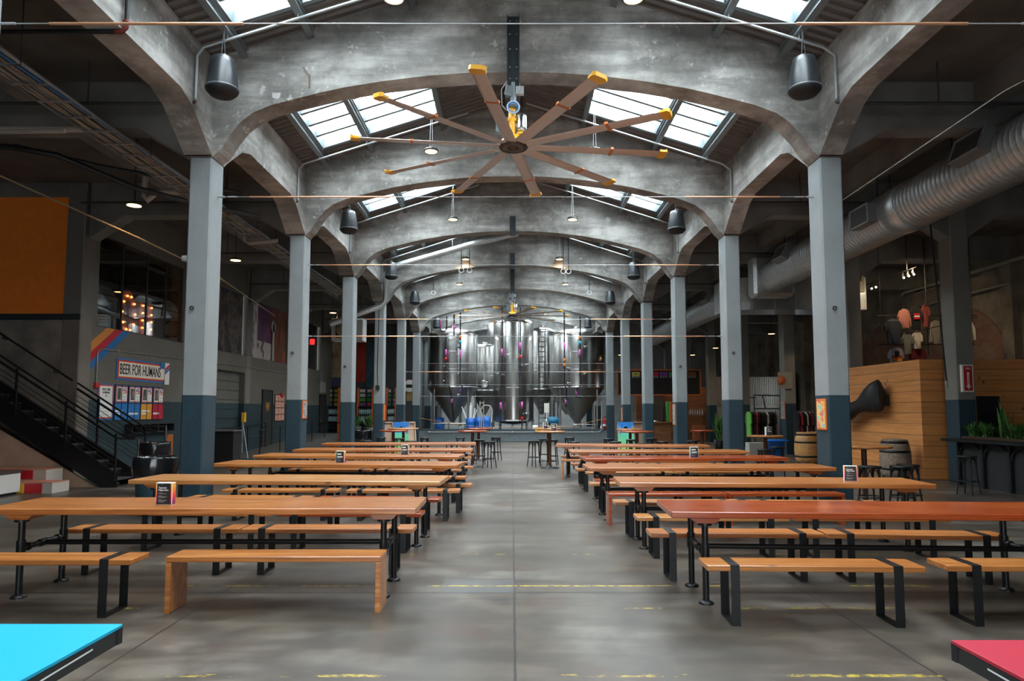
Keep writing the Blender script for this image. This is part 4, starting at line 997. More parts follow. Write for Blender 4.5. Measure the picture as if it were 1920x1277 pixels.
tag(MB().tube([(PX(899, 35.4), 35.55, .62), (PX(899, 35.4), 35.55, 2.1)], .02, 6).tube([(PX(906, 35.4), 35.55, .62), (PX(906, 35.4), 35.55, 2.1)], .02, 6).box(PX(899, 35.4), PX(906, 35.4), 35.54, 35.56, 2.0, 2.03).box(PX(899, 35.4), PX(906, 35.4), 35.54, 35.56, 1.7, 1.73).build('rack_frame', plain('tan rail', (.5, .45, .38), .5)), 'narrow pale ladder frame standing between the blue drums', 'frame')
# pump, control box, white bucket
t = thing('pump', 'blue and steel pump on the tank floor right of the middle tank', 'pump', (PX(1036, 36), 36, FZ-.02))
MB().lathe([(0, -.28), (.19, -.28), (.22, -.1), (.22, .2), (.14, .3), (0, .3)], (0, 0, .52), 20, 'x').build('motor', plain('pump blue', (.02, .16, .30), .4), t)
MB().lathe([(0, 0), (.16, 0), (.16, .14), (0, .14)], (-.42, 0, .5), 18, 'x').build('pump_head', STEEL, t); MB().box(-.45, .4, -.2, .2, .2, .28).box(-.4, -.34, -.2, .2, 0, .2).box(.3, .36, -.2, .2, 0, .2).build('base_frame', STEEL, t)
t = thing('control_box', 'pale upright control box beside the blue pump', 'box', (PX(1024, 35.9), 35.9, FZ-.02)); MB().box(-.13, .13, -.08, .08, .95, 1.45, .01).build('box', CREAM, t); MB().box(-.03, .03, -.02, .02, 0, .95).build('post', STEEL, t); MB().box(-.1, .1, -.06, .06, .15, .55, .01).build('lower_box', GREY, t)
tag(MB().lathe([(0, 0), (.12, 0), (.15, .3), (.14, .3), (.11, .02), (0, .02)], (PX(1003, 35.6), 35.65, FZ-.02), 20).build('bucket', WHITE), 'white plastic bucket at the foot of the middle tank', 'bucket')
tag(MB().tube([(PX(782, 35.3), 35.3, PZ(783, 35.3)), (PX(850, 35.3), 35.35, PZ(795, 35.3)), (PX(905, 35.3), 35.35, PZ(801, 35.3)), (PX(1060, 35.3), 35.35, PZ(801, 35.3)), (PX(1137, 35.3), 35.3, PZ(784, 35.3))], .012, 6).build('rope', plain('orange rope', (.55, .26, .05), .6)), 'sagging orange rope across the front of the tanks', 'rope')
t = thing('warning_sign', 'small yellow warning sign hung on the rope over the kerb', 'sign', (PX(1009.5, 35.2), 34.94, PZ(805, 35.2))); MB().box(-.2, .2, -.008, .008, -.1, .1, .003).build('panel', YEL, t); MB().box(-.12, .12, -.0095, -.008, .01, .05).build('printed_line', BLK, t); MB().box(-.14, .14, -.0095, -.008, -.05, -.03).build('printed_line', BLK, t)
def extinguisher(label, x, y, z, h=.5):
    t = thing('fire_extinguisher', label, 'fire extinguisher', (x, y, z)); r = .085
    MB().lathe([(0, 0), (r, .01), (r, h*.75), (r*.5, h*.88), (.025, h*.92), (0, h*.92)], n=20).build('cylinder', RED, t); MB().lathe([(r+.001, h*.35), (r+.001, h*.5)], n=20).build('label_band', WHITE, t)
    MB().box(-.02, .02, -.02, .02, h*.9, h).box(-.02, .09, -.012, .012, h, h+.03).tube([(0, 0, h*.95), (-.08, -.02, h*.9), (-.11, -.02, h*.5)], .012, 6).build('valve_handle', BLK, t)
extinguisher('red fire extinguisher by the right end of the kerb', PX(1132, 35.6), 35.62, .545, .72)
t = thing('spray_bottle', 'pale spray bottle on the kerb by the extinguisher', 'bottle', (PX(1125, 35.3), 35.15, .645)); MB().lathe([(0, 0), (.04, 0), (.045, .12), (.02, .18), (.015, .2), (0, .2)], n=14).build('body', WHITE, t); MB().box(-.05, .02, -.015, .015, .2, .25).build('trigger', BLUE, t)

# ================================================================== LEFT SIDE
LX = LWX+.002
RZL = (PI/2, 0, PI/2)     # text facing +X on the left wall
t = thing('wall_sign', 'long cream sign with blue, red and orange border on the left wall', 'sign', (LX, 0, 0))
y0, zt = LW(17.6, 3.02); y1, zb = LW(20.25, 2.44); yc = (y0+y1)/2; zc = (zt+zb)/2
for k, (gx, mt) in enumerate(((0, BLUE), (.045, RED), (.075, OR2), (.095, CREAM))): MB().box(0, .012+.004*k, y0+gx, y1-gx, zb+gx, zt-gx).build('border' if k < 3 else 'sign_face', mt, t)
text('BEER FOR HUMANS', .38, BLK, t, (.026, yc-.16, zc-.01), RZL, 'lettering', .60, .004)
t = thing('wall_ornament', 'plain white can-shaped cut-out mounted over the right end of the long sign', 'ornament', (LX+.03, y1-.12, zc)); MB().box(0, .02, -.13, .13, -.32, .30, .01).build('body', WHITE, t); MB().prism([(-.13, .05), (.13, .20), (.13, .28), (-.13, .14)], .02, .024, 'x').build('stripe', RED, t); MB().prism([(-.13, -.04), (.13, .11), (.13, .19), (-.13, .04)], .02, .024, 'x').build('stripe', BLUE, t)
MB().box(.0, .012, -.36, -.14, .12, .3).build('flag', BLUE, t)
# framed history posters
ys = [17.55, 18.17, 18.79, 19.41, 20.03]
names = [('blue', BLUE), ('blue', BLUE), ('amber', plain('amber panel', (.70, .32, .03), .5)), ('crimson', plain('crimson panel', (.48, .01, .04), .5))]
for i in range(4):
    a, _ = LW(ys[i]+.02, 0); b, _ = LW(ys[i+1]-.02, 0)
    t = thing('poster', 'framed wall poster with %s lower half, %s of four under the long sign' % (names[i][0], ['leftmost', 'second', 'third', 'rightmost'][i]), 'poster', (LX, 0, 0), 0, 'framed posters on the left wall')
    z1, zm, z0 = 2.27, 1.82, 1.40; mid = (a+b)/2
    MB().box(0, .02, a, b, z0-.02, z1+.02).build('frame', BLK, t)
    MB().box(.02, .024, a+.015, b-.015, zm+.01, z1).build('blue_border', BLUE, t); MB().box(.024, .027, a+.03, b-.03, zm+.03, z1-.02).build('red_border', RED, t); MB().box(.027, .029, a+.045, b-.045, zm+.045, z1-.035).build('orange_border', OR2, t)
    MB().box(.029, .031, a+.055, b-.055, zm+.055, z1-.045).build('paper', WHITE, t)
    MB().box(.031, .033, a+.075, mid-.02, zm+.085, z1-.065).build('photograph', mat_mural('old photo %d' % i, [(.35, (.02, .02, .02)), (.5, (.10, .10, .07)), (.7, (.30, .27, .25))], 9.), t)
    q0, q1 = mid+.05, b-.085
    MB().prism([(q0, z1-.105), (q1, z1-.085), (q1, z1-.06), (q0, z1-.08)], .031, .0335, 'x').prism([(q0, z1-.14), (q0+.035, z1-.138), (q0+.035, z1-.08), (q0, z1-.08)], .031, .0335, 'x').build('printed_mark', BLUE, t)
    MB().prism([(q0, z1-.15), (q1, z1-.13), (q1, z1-.105), (q0, z1-.125)], .031, .034, 'x').prism([(q1-.035, z1-.185), (q1, z1-.185), (q1, z1-.125), (q1-.035, z1-.125)], .031, .034, 'x').build('printed_mark', RED, t)
    MB().box(.031, .034, q0, q1, z1-.20, z1-.175).build('printed_mark', OR2, t)
    MB().box(.031, .0325, mid+.07, b-.12, zm+.15, zm+.157).box(.031, .0325, mid+.08, b-.13, zm+.17, zm+.177).box(.031, .0325, mid+.10, mid+.125, zm+.07, zm+.11).build('printed_line', GREY, t)
    MB().box(.02, .026, a+.01, b-.01, z0, zm).build('colour_panel', names[i][1], t)
    hb = {0: [(.03, .34, .20), (.03, .24, .13)], 1: [(.03, .46, .13)], 2: [(.03, .44, .20), (.03, .25, .13)], 3: [(.03, .34, .13)]}[i]
    m = MB()
    for h0, h1, hz in hb: m.box(.026, .0275, a+h0, a+h1, z0+hz, z0+hz+.045)
    m.build('white_text_line', WHITE, t)
    MB().box(.0265, .036, mid-.006, mid+.006, z0, z1).box(.0265, .036, a, b, zm-.006, zm+.008).build('mullion', BLK, t)
a, z1 = LW(16.85, 2.32); b, z0 = LW(17.52, 1.40)
t = thing('poster', 'tall cream poster with red and blue border, left of the four posters', 'poster', (LX, 0, 0))
for k, (g_, mt) in enumerate(((0, BLUE), (.03, RED), (.05, OR2), (.065, WHITE))): MB().box(0, .01+.003*k, a+g_, b-g_, z0+g_, z1-g_).build('border' if k < 3 else 'paper', mt, t)
text('WELCOME\nHUMANS\n&', .075, BLK, t, (.021, (a+b)/2, z1-.22), RZL, 'heading', .9, .001); MB().box(.019, .021, a+.12, b-.2, z0+.12, z0+.13).box(.019, .021, a+.12, b-.15, z0+.2, z0+.21).box(.019, .021, a+.12, b-.18, z0+.28, z0+.29).build('printed_line', GREY, t)
# black open shelf below
t = thing('wall_shelf', 'black open wall shelf with square bays under the posters', 'shelf', (LX, 0, 0)); a, b = 17.4, 19.55
m = MB().box(0, .2, a, b, 1.26, 1.285).box(0, .2, a, b, 1.04, 1.065); m.build('board', BLK, t); m = MB()
for k in range(6): yy = a+(b-a)*k/5; m.box(0, .2, yy-.012, yy+.012, 1.065, 1.26)
m.build('divider', BLK, t)
# conduit with red box
t = thing('conduit', 'bent grey conduit on the left wall over the stripes', 'conduit', (LX+.02, 0, 0)); pa = [LW(16.75, 2.32), LW(16.75, 3.05), LW(16.8, 3.14), LW(16.95, 3.18), LW(24.2, 3.3), LW(36, 3.32)]
MB().tube([(0, y, z) for y, z in pa], .018, 8).build('pipe', plain('conduit grey', (.28, .28, .26), .4, .4), t)
for y in (17.6, 19.2, 20.8): yy, zz = LW(y, 3.19+(y-17)*.016); MB().box(-.02, .03, yy-.02, yy+.02, zz-.03, zz+.03).build('clip', GREY, t)
tag(MB().box(LX, LX+.06, LW(16.68, 0)[0], LW(16.85, 0)[0], 2.17, 2.30, .008).build('alarm_box', RED), 'small red alarm box at the foot of the conduit', 'alarm')
tag(MB().box(LX, LX+.08, 28.95, 29.15, 2.18, 2.36, .01).build('alarm_box', RED), 'small red alarm bell beside the door with a letter', 'alarm')
# illustrated poster right of door
t = thing('poster', 'tall poster of small red and white pictures beyond the lettered door', 'poster', (LX, 0, 0)); MB().box(0, .02, 28.3, 29.5, 1.15, 2.3).build('frame', BLK, t)
for r_ in range(4):
    for c_ in range(3): MB().box(.02, .024, 28.36+c_*.38, 28.70+c_*.38, 1.2+r_*.275, 1.44+r_*.275).build('picture', mat_mural('small picture %d' % ((r_+c_) % 4), [(.35, (.75, .72, .68)), (.5, (.6, .15, .05)), (.62, (.7, .65, .6)), (.75, (.05, .05, .07))], 7+((r_+c_) % 4)*3., (1, 1, 1)), t)
tag(MB().box(LX, LX+.03, 34.9, 35.95, 2.55, 3.1).box(LX+.03, LX+.035, 34.98, 35.4, 2.85, 3.05).box(LX+.03, LX+.035, 35.48, 35.88, 2.85, 3.05).build('transom_sign', plain('pale sign', (.35, .35, .33), .5)), 'pale panelled plate above the far left door', 'sign')
# yellow phone-like box with cord & far exit glow
t = thing('call_box', 'yellow box on a short pole by the ramp rail', 'box', (LX, 24.9, 0)); MB().box(.02, .14, -.08, .08, 1.2, 1.55, .01).build('box', YEL, t); MB().box(.02, .06, -.03, .03, .0, 1.2).build('pole', GREY, t)
tag(MB().box(PX(583, 30)-.1, PX(583, 30)+.1, 29.95, 30.02, 4.55, 4.8, .01).build('exit_light', plain('red lit sign', (.6, .01, .01), .5, emit=(1, .02, .02), es=1.2)), 'small glowing red light hanging in the far left aisle', 'light')
tag(MB().tube([(PX(583, 30), 29.98, 4.80), (PX(583, 30), 29.98, 6.94)], .008, 5).build('light_cord', BLK), 'thin black cord holding the small red light', 'cord')
# marquee letters behind the glass
mw = plain('marquee enamel', (.62, .30, .26), .5); bl_ = plain('glowing bulb', (1, .5, .2), .4, emit=(1, .25, .06), es=14)
def marquee(label, y, kind):
    t = thing('marquee_letter', label, 'sign', (-10.75, y, 3.665), 0, 'marquee letters behind the glass'); m = MB(); bb = MB()
    if kind == 'O':
        n = 28; v = []
        for q in (0, .22):
            for rr in ((.42, .62), (.20, .34)):
                for k in range(n): a_ = 2*PI*k/n; v.append((q, rr[0]*math.cos(a_), .63+rr[1]*math.sin(a_)))
        F = []
        for k in range(n):
            j = (k+1) % n; F += [(k, j, n+j, n+k), (2*n+k, 3*n+k, 3*n+j, 2*n+j), (k, 2*n+k, 2*n+j, j), (n+k, n+j, 3*n+j, 3*n+k)]
        m.add(v, F); pts = [(.31*math.cos(2*PI*k/10), .63+.48*math.sin(2*PI*k/10)) for k in range(10)]
    else:
        m.box(0, .22, -.12, .12, 0, 1.05); pts = [(0, .1+k*.21) for k in range(5)]
    m.build('letter_body', mw, t)
    for a_, z_ in pts: bb.lathe([(0, -.03), (.02, -.022), (.03, 0), (.02, .022), (0, .03)], (.25, a_, z_), 8)
    bb.build('bulb', bl_, t)
marquee('round lit marquee letter behind the upstairs glass', 18.35, 'O'); marquee('upright lit marquee bar right of the round letter', 19.05, 'I'); marquee('rightmost lit marquee bar behind the upstairs glass', 19.5, 'I')
tag(MB().box(-14.9, -14.95, 18.9, 20.0, 4.9, 6.0).lathe([(.42, 0), (.46, 0), (.46, .03), (.42, .03)], (-14.9, 19.45, 5.45), 30, 'x').build('wall_emblem', plain('dim green board', (.05, .06, .05), .6)), 'dark square board with a ring on it inside the glazed room', 'picture')
for i, (y, z, w, h) in enumerate(((16.8, 3.67, .5, 1.1), (17.5, 3.67, .45, .8))):
    t = thing('cabinet', 'dark %s cabinet standing behind the upstairs glass' % ('tall' if i == 0 else 'low'), 'cabinet', (-11.3, y, z)); MB().box(-.25, .25, -w/2, w/2, 0, h, .01).build('body', plain('dark cabinet', (.03, .035, .03), .5), t); MB().box(.25, .26, -w/2+.03, w/2-.03, .05, h-.05).build('door', plain('cabinet door', (.06, .055, .03), .5), t)
# --- staircase
t = thing('staircase', 'black steel staircase climbing to the left along the concrete wall', 'stairs', (0, 0, 0))
SX0, SLP = -8.46, .635
Ys, Ye = 14.58, 15.36
for y in (Ys, Ye-.03):
    m = MB(); L_ = 5.2
    m.prism([(SX0, .28), (SX0, 0.0), (SX0-.35, 0.0), (SX0-L_, (L_-.35)*SLP), (SX0-L_, L_*SLP+.28)], y, y+.03, 'y'); m.build('stringer', BLACKM, t)
TR = plain('worn stair tread', (.05, .048, .045), .6)
for k in range(17):
    x = SX0-.05-k*.29; z = .17+k*.184
    MB().box(x-.30, x, Ys+.03, Ye-.03, z-.03, z).build('tread', TR, t); MB().box(x-.30, x-.29, Ys+.03, Ye-.03, z, z+.155).build('riser', BLACKM, t)
def srail(y, dz, xs, xe, name):
    m = MB(); f = lambda x, h: (x, y, (SX0-x)*SLP+h+dz)
    m.tube([f(xe, 1.16), f(xs, 1.16), (xs+.25, y, f(xs, 1.16)[2]-.12), (xs+.42, y, f(xs, 1.16)[2]-.12)], .022, 8)
    m.bar(f(xe, 1.03), f(xs, 1.03), .03, .045); m.build('handrail', BLACKM, t)
    m = MB()
    for k in range(6): m.tube([f(xe, .30+.115*k), f(xs, .30+.115*k)], .007, 6)
    m.build('cable_rail', BLACKM, t)
    x = xs
    while x > xe:
        m = MB(); m.box(x-.02, x+.02, y-.02, y+.02, (SX0-x)*SLP+.1+dz*.3, (SX0-x)*SLP+1.12+dz); m.build('rail_post', BLACKM, t); x -= 1.1
srail(Ys-.02, 0, -8.5, SX0-5.1, 'near'); srail(Ye, .19, -8.3, -9.9, 'far')
m = MB(); m.tube([(-9.98, Ye-.06, (SX0+9.98)*SLP+1.35), (SX0-5.1, Ye-.06, 5.1*SLP+1.35)], .022, 8)
for x in (-10.4, -11.6, -12.8): m.tube([(x, Ye-.06, (SX0-x)*SLP+1.35), (x, Ye-.06, (SX0-x)*SLP+1.27), (x, Ye+.07, (SX0-x)*SLP+1.27)], .012, 6)
m.build('wall_handrail', BLACKM, t)
m = MB(); m.tube([(-8.3, Ye, 1.28), (-7.85, Ye, 1.28), (-7.85, Ye, 0)], .022, 8); m.tube([(-8.5, Ys-.02, 1.05), (-8.02, Ys-.02, 1.02), (-8.02, Ys-.02, 0)], .022, 8); m.tube([(-8.5, Ys-.02, .3), (-8.02, Ys-.02, .3)], .012, 6)
m.build('rail_end', BLACKM, t)
# plywood below stairs and seating steps
tag(MB().prism([(-8.95, 0), (-13.4, 0), (-13.4, 2.55), (-9.0, .04)], 14.66, 14.70, 'y').build('plywood_panel', PLY), 'pale plywood panel closing the space under the stairs', 'panel')
t = thing('seating_step', 'upper stepped plywood seat block with a red square', 'seat', (-9.62, 14.32, 0)); MB().box(-3.2, 0, -.26, .26, 0, .42, .006).build('block', plain('pale birch block', (.50, .44, .38), .6), t)
MB().box(-3.2, .005, -.265, .26, .421, .43).build('red_edge', plain('salmon top', (.50, .20, .13), .6), t); MB().box(-.62, -.27, -.266, -.26, .23, .41).build('red_square', RED, t); MB().box(-.9, -.62, -.266, -.26, .23, .41).build('orange_square', OR2, t)
t = thing('seating_step', 'lower stepped plywood seat block with yellow and red squares', 'seat', (-9.12, 13.78, 0)); MB().box(-3.6, 0, -.26, .26, 0, .21, .006).build('block', plain('pale birch block', (.50, .44, .38), .6), t)
MB().box(-3.6, .004, -.265, .26, .211, .22).build('striped_top', plain('salmon top', (.50, .20, .13), .6), t); MB().box(-.55, -.2, -.266, -.26, .01, .2).build('red_square', RED, t); MB().box(-.75, -.55, -.266, -.26, .01, .2).build('yellow_square', YEL, t)
t = thing('seat_block', 'white seat block with dark top at the left edge', 'seat', (-9.72, 13.2, 0)); MB().box(-1.6, 0, -.3, .28, .05, .42, .01).build('block', plain('white block', (.62, .60, .56), .6), t); MB().box(-1.62, .02, -.32, .29, .42, .47, .01).build('top', plain('dark brown top', (.06, .04, .035), .4), t); MB().box(-1.55, -.06, -.24, .25, 0, .05).build('plinth', BLK, t)
# waste bins with bags
def bag_bin(label, x, y, h, r, col=TEALP, seed=1):
    t = thing('waste_bin', label, 'bin', (x, y, 0)); rnd = random.Random(seed)
    MB().lathe([(0, 0), (r*.82, 0), (r*.85, .02), (r, h-.04), (r*1.05, h-.03), (r*1.05, h), (r*.95, h)], n=32).build('body', col, t)
    m = MB(); n = 40; rows = []
    for (rr, z) in ((1.04, -.26), (1.09, -.17), (1.10, -.08), (1.08, .0), (1.06, .035), (.92, .02), (.8, -.12)):
        rows.append([((rr*r+rnd.uniform(-.012, .014))*math.cos(2*PI*k/n), (rr*r+rnd.uniform(-.012, .014))*math.sin(2*PI*k/n), h+z+(rnd.uniform(-.035, .02) if z < -.2 else rnd.uniform(-.008, .008))) for k in range(n)])
    v = [p for R_ in rows for p in R_]; m.add(v, [(i*n+k, i*n+(k+1) % n, (i+1)*n+(k+1) % n, (i+1)*n+k) for i in range(len(rows)-1) for k in range(n)], True)
    m.build('bag', BAG, t); return t
bag_bin('large teal bin with a black bag beside the nearest left column', -5.72, 10.9, .88, .30, seed=3); bag_bin('teal bin with a black bag at the foot of the stairs', -7.15, 13.6, .98, .26, seed=5)
bag_bin('grey bin with a black bag between far left columns', PX(681, 25.5), 25.5, .85, .3, plain('bin grey', (.09, .10, .10), .5), 8)
# striped wall mark + podium, squeegee
tag(MB().box(LX, LX+.006, 19.55, 19.9, .3, .95).build('painted_mark', mat_gradient('orange red slats', 1, [(0, (.45, .12, .02)), (1, (.45, .12, .02))])), 'small orange and yellow painted patch low on the left wall', 'mark')
t = thing('podium', 'black cloth-sided podium by the left wall ramp', 'podium', (-8.95, 21.3, 0)); MB().box(-.38, .32, -.3, .3, 0, .98, .01).build('body', plain('black cloth', (.008, .008, .009), .95), t); MB().box(-.42, .36, -.34, .34, .98, 1.02, .005).build('top', plain('grey top', (.12, .12, .115), .5), t)
t = thing('floor_squeegee', 'grey long-handled squeegee leaning beside the podium', 'tool', (-8.75, 22.3, 0)); MB().tube([(-.2, .2, 1.25), (.1, -.05, .06)], .014, 8).build('handle', plain('metal grey', (.45, .47, .48), .4, .3), t); MB().box(-.12, .32, -.08, -.02, 0, .07, .01).build('blade', TEALP, t)
# ramp and railings
struct(MB().prism([(23.0, 0.003), (33.5, .5), (33.5, 0.003)], LWX+.01, -8.6, 'x').build('floor', plain('dark ramp floor', (.07, .07, .065), .6)))
def railing(label, pts, h=.95):
    t = thing('railing', label, 'railing', (0, 0, 0))
    for i in range(len(pts)-1):
        a, b = Vector(pts[i]), Vector(pts[i+1])
        MB().tube([a+Vector((0, 0, h)), b+Vector((0, 0, h))], .022, 8).tube([a+Vector((0, 0, h*.5)), b+Vector((0, 0, h*.5))], .014, 6).build('rail', BLACKM, t)
    for p in pts: MB().tube([p, (p[0], p[1], p[2]+h)], .02, 8).build('post', BLACKM, t)
railing('black steel railing against the left wall along the ramp', [(-9.75, 22.8, .02), (-9.75, 25, .1), (-9.75, 26.8, .19)])
railing('black steel railing on the open side of the ramp', [(-8.62, 23.2, 0.), (-8.62, 25.2, .1), (-8.62, 27.2, .2), (-8.62, 29.2, .3), (-8.62, 31.2, .4)])
railing('black steel railing across the far left aisle', [(-10.0+.4, 33.9, .0), (-8.6, 33.9, .0), (-7.6, 33.9, .0), (-6.6, 33.9, .0)], 1.0)
# unit heater
t = thing('unit_heater', 'pale grey box heater hanging between the far left columns', 'heater', (PX(652, 26.8), 26.8, PZ(640, 26.8))); m = MB(); m.box(-.62, .62, -.35, .35, 0, .9, .015); m.build('casing', plain('pale casing', (.42, .41, .39), .5), t)
MB().box(-.45, .2, -.36, -.35, .12, .78).build('grille', plain('dark grille', (.03, .03, .03), .6), t)
MB().tube([(-.5, 0, .9), (-.3, 0, 2.7)], .015, 6).tube([(.5, 0, .9), (.3, 0, 2.7)], .015, 6).tube([(.55, 0, .9), (.35, 0, 2.7)], .012, 6).build('hanger', plain('dark cable', (.05, .055, .06), .5), t)
MB().lathe([(0, 0), (.28, 0), (.30, .03), (.1, .05), (0, .05)], (-.12, -.42, .45), 18, 'y').build('fan_guard', plain('tan guard', (.3, .24, .16), .5), t)
# back murals on the far left end wall (facing camera)
YB1 = 37.19
def bm(label, xa, xb, za, zb, mat): tag(MB().box(PX(xa, YB1), PX(xb, YB1), YB1-.03, YB1, PZ(zb, YB1), PZ(za, YB1)).build('mural_panel', mat), label, 'mural')
bm('cream and blue figure mural on the far left end wall', 609, 652, 640, 708, mat_mural('cream figure', [(.3, (.03, .05, .08)), (.42, (.30, .22, .13)), (.52, (.42, .33, .20)), (.6, (.09, .04, .03)), (.72, (.40, .20, .06))], 1.0, (1.3, 1, .6)))
bm('blue-violet band under the cream mural', 609, 652, 709, 724, plain('violet blue', (.07, .08, .17), .7, noise=.3))
bm('bright red mural strip on the far left end wall', 667, 685, 640, 716, mat_mural('red strip', [(.3, (.25, .01, .005)), (.6, (.42, .03, .01)), (.75, (.06, .01, .01))], 1.4))
bm('dark blue painted mural on the far left end wall', 686, 702, 640, 735, mat_mural('blue dark', [(.35, (.01, .03, .05)), (.55, (.03, .10, .14)), (.7, (.05, .03, .08))], 1.6))
t = thing('round_sign', 'round red sign with a white ring on the far left wall', 'sign', (PX(768, YB1), YB1-.05, PZ(724, YB1))); MB().lathe([(0, -.02), (.36, -.02), (.36, .02), (0, .02)], n=36, axis='y').build('disc', RED, t); MB().lathe([(.30, -.025), (.34, -.025), (.34, -.02), (.30, -.02)], n=36, axis='y').build('ring', WHITE, t); MB().box(-.2, .2, -.03, -.02, -.09, .09).build('emblem', BLK, t)
bm('mustard painted panel behind the round red sign', 762, 781, 712, 752, plain('mustard', (.34, .22, .06), .6))
# merchandise shelves
def shelf(label, xa, xb, Y=36.6, frame=None):
    X0, X1 = PX(xa, Y), PX(xb, Y); t = thing('display_shelf', label, 'shelf', (0, Y, 0)); m = MB()
    MB().box(X0, X1, .35, .38, .2, 2.85).build('back_board', plain('dark board', (.015, .02, .025), .5), t)
    for z in (.62, 1.0, 1.38, 1.78): MB().box(X0, X1, 0, .35, z, z+.03).build('shelf_board', BLK, t)
    for x in (X0, X1): MB().box(x-.03, x+.03, -.01, .38, 0, 2.85).build('side_frame', frame or BLK, t)
    return X0, X1
orf = plain('orange frame', (.62, .14, .03), .5)
sc = [plain('box yellow', (.50, .46, .08), .5), plain('box white', (.50, .56, .62), .5), plain('box green', (.05, .32, .06), .5), plain('box pink', (.6, .08, .16), .5), plain('box violet', (.16, .08, .28), .5), plain('box teal', (.05, .30, .34), .5)]
cnm = ['yellow', 'white', 'green', 'pink', 'violet', 'teal']
for si, (xa, xb, cols, nm) in enumerate(((609, 634, [[5, 0], [0, 0], [1, 0], [1, 0]], 'leftmost'), (670, 698, [[4, 3], [2, 2], [1, 5], [1, 1]], 'middle'), (724, 741, [[5, 1], [5, 1], [2, 5], [1, 5]], 'rightmost'))):
    X0, X1 = shelf('dark merchandise shelf at the far left end, %s of three' % nm, xa, xb, frame=orf); w = (X1-X0)
    for r_ in range(4):
        for c_ in range(2):
            xa_ = X0+.06+c_*w/2; z = 1.86+r_*.245
            b_ = tag(MB().box(xa_, xa_+w/2-.12, 36.9, 36.945, z, z+.17, .004).build('tap_sign', sc[cols[r_][c_]]), 'small %s board, %s column, %s row from below, on the %s far shelf' % (cnm[cols[r_][c_]], 'left' if c_ == 0 else 'right', ORD[r_].replace('nearest', 'first'), nm), 'sign', 'small boards on the far shelves')
    glb = plain('frosted can', (.35, .55, .62), .3)
    for r_, z in enumerate((1.41, 1.03)):
        for k in range(7):
            x = X0+.1+k*(w-.2)/6
            tag(MB().lathe([(0, 0), (.045, 0), (.045, .2), (.02, .26), (.015, .3), (0, .3)], (x, 36.72, z), 8).build('bottle', glb), 'pale blue bottle in the %s row on the %s far shelf' % ('upper' if r_ == 0 else 'lower', nm), 'bottle', 'bottles on the %s far shelf, %s row' % (nm, 'upper' if r_ == 0 else 'lower'))
# potted plants
def plant(label, x, y, z, h, n, pot=True, wide=.16, lw=.03, seed=0, up=.5):
    rnd = random.Random(seed); t = thing('potted_plant' if pot else 'plant', label, 'plant', (x, y, z))
    if pot: MB().lathe([(0, 0), (.17, 0), (.21, .4), (.19, .4), (.17, .34), (0, .34)], n=20).build('pot', BLK, t)
    m = MB(); b = .34 if pot else 0
    for k in range(n):
        a = rnd.uniform(0, 2*PI); L_ = h*rnd.uniform(.55, 1); sp = rnd.uniform(.2, 1)*wide; c, s_ = math.cos(a), math.sin(a); w = lw*rnd.uniform(.7, 1.3)
        x0_, y0_ = rnd.uniform(-.08, .08), rnd.uniform(-.08, .08); v = []
        for i in range(6):
            u = i/5; rr = sp*u**1.6; zz = b+L_*u*(1-.25*u*sp/wide*(1-up)*2); ww = w*(math.sin(PI*min(.98, .12+u*.86)))
            v += [(x0_+c*rr-s_*ww, y0_+s_*rr+c*ww, zz), (x0_+c*rr+s_*ww, y0_+s_*rr-c*ww, zz)]
        m.add(v, [(2*i, 2*i+1, 2*i+3, 2*i+2) for i in range(5)])
    m.build('leaves', LEAF, t); return t
plant('leafy potted plant between the third and fourth left columns, left one', PX(668, 27), 27, .6, .7, 46, seed=1, wide=.28, up=.1); plant('leafy potted plant between the third and fourth left columns, right one', PX(691, 27), 27, .55, .75, 60, seed=2, wide=.28, up=.1)
for i, x in enumerate((668, 691)): tag(MB().box(PX(x, 27)-.2, PX(x, 27)+.2, 26.8, 27.2, 0, .6 if i == 0 else .55, .01).build('plant_stand', BLK), 'black box stand under the %s leafy potted plant' % ('left' if i == 0 else 'right'), 'stand')
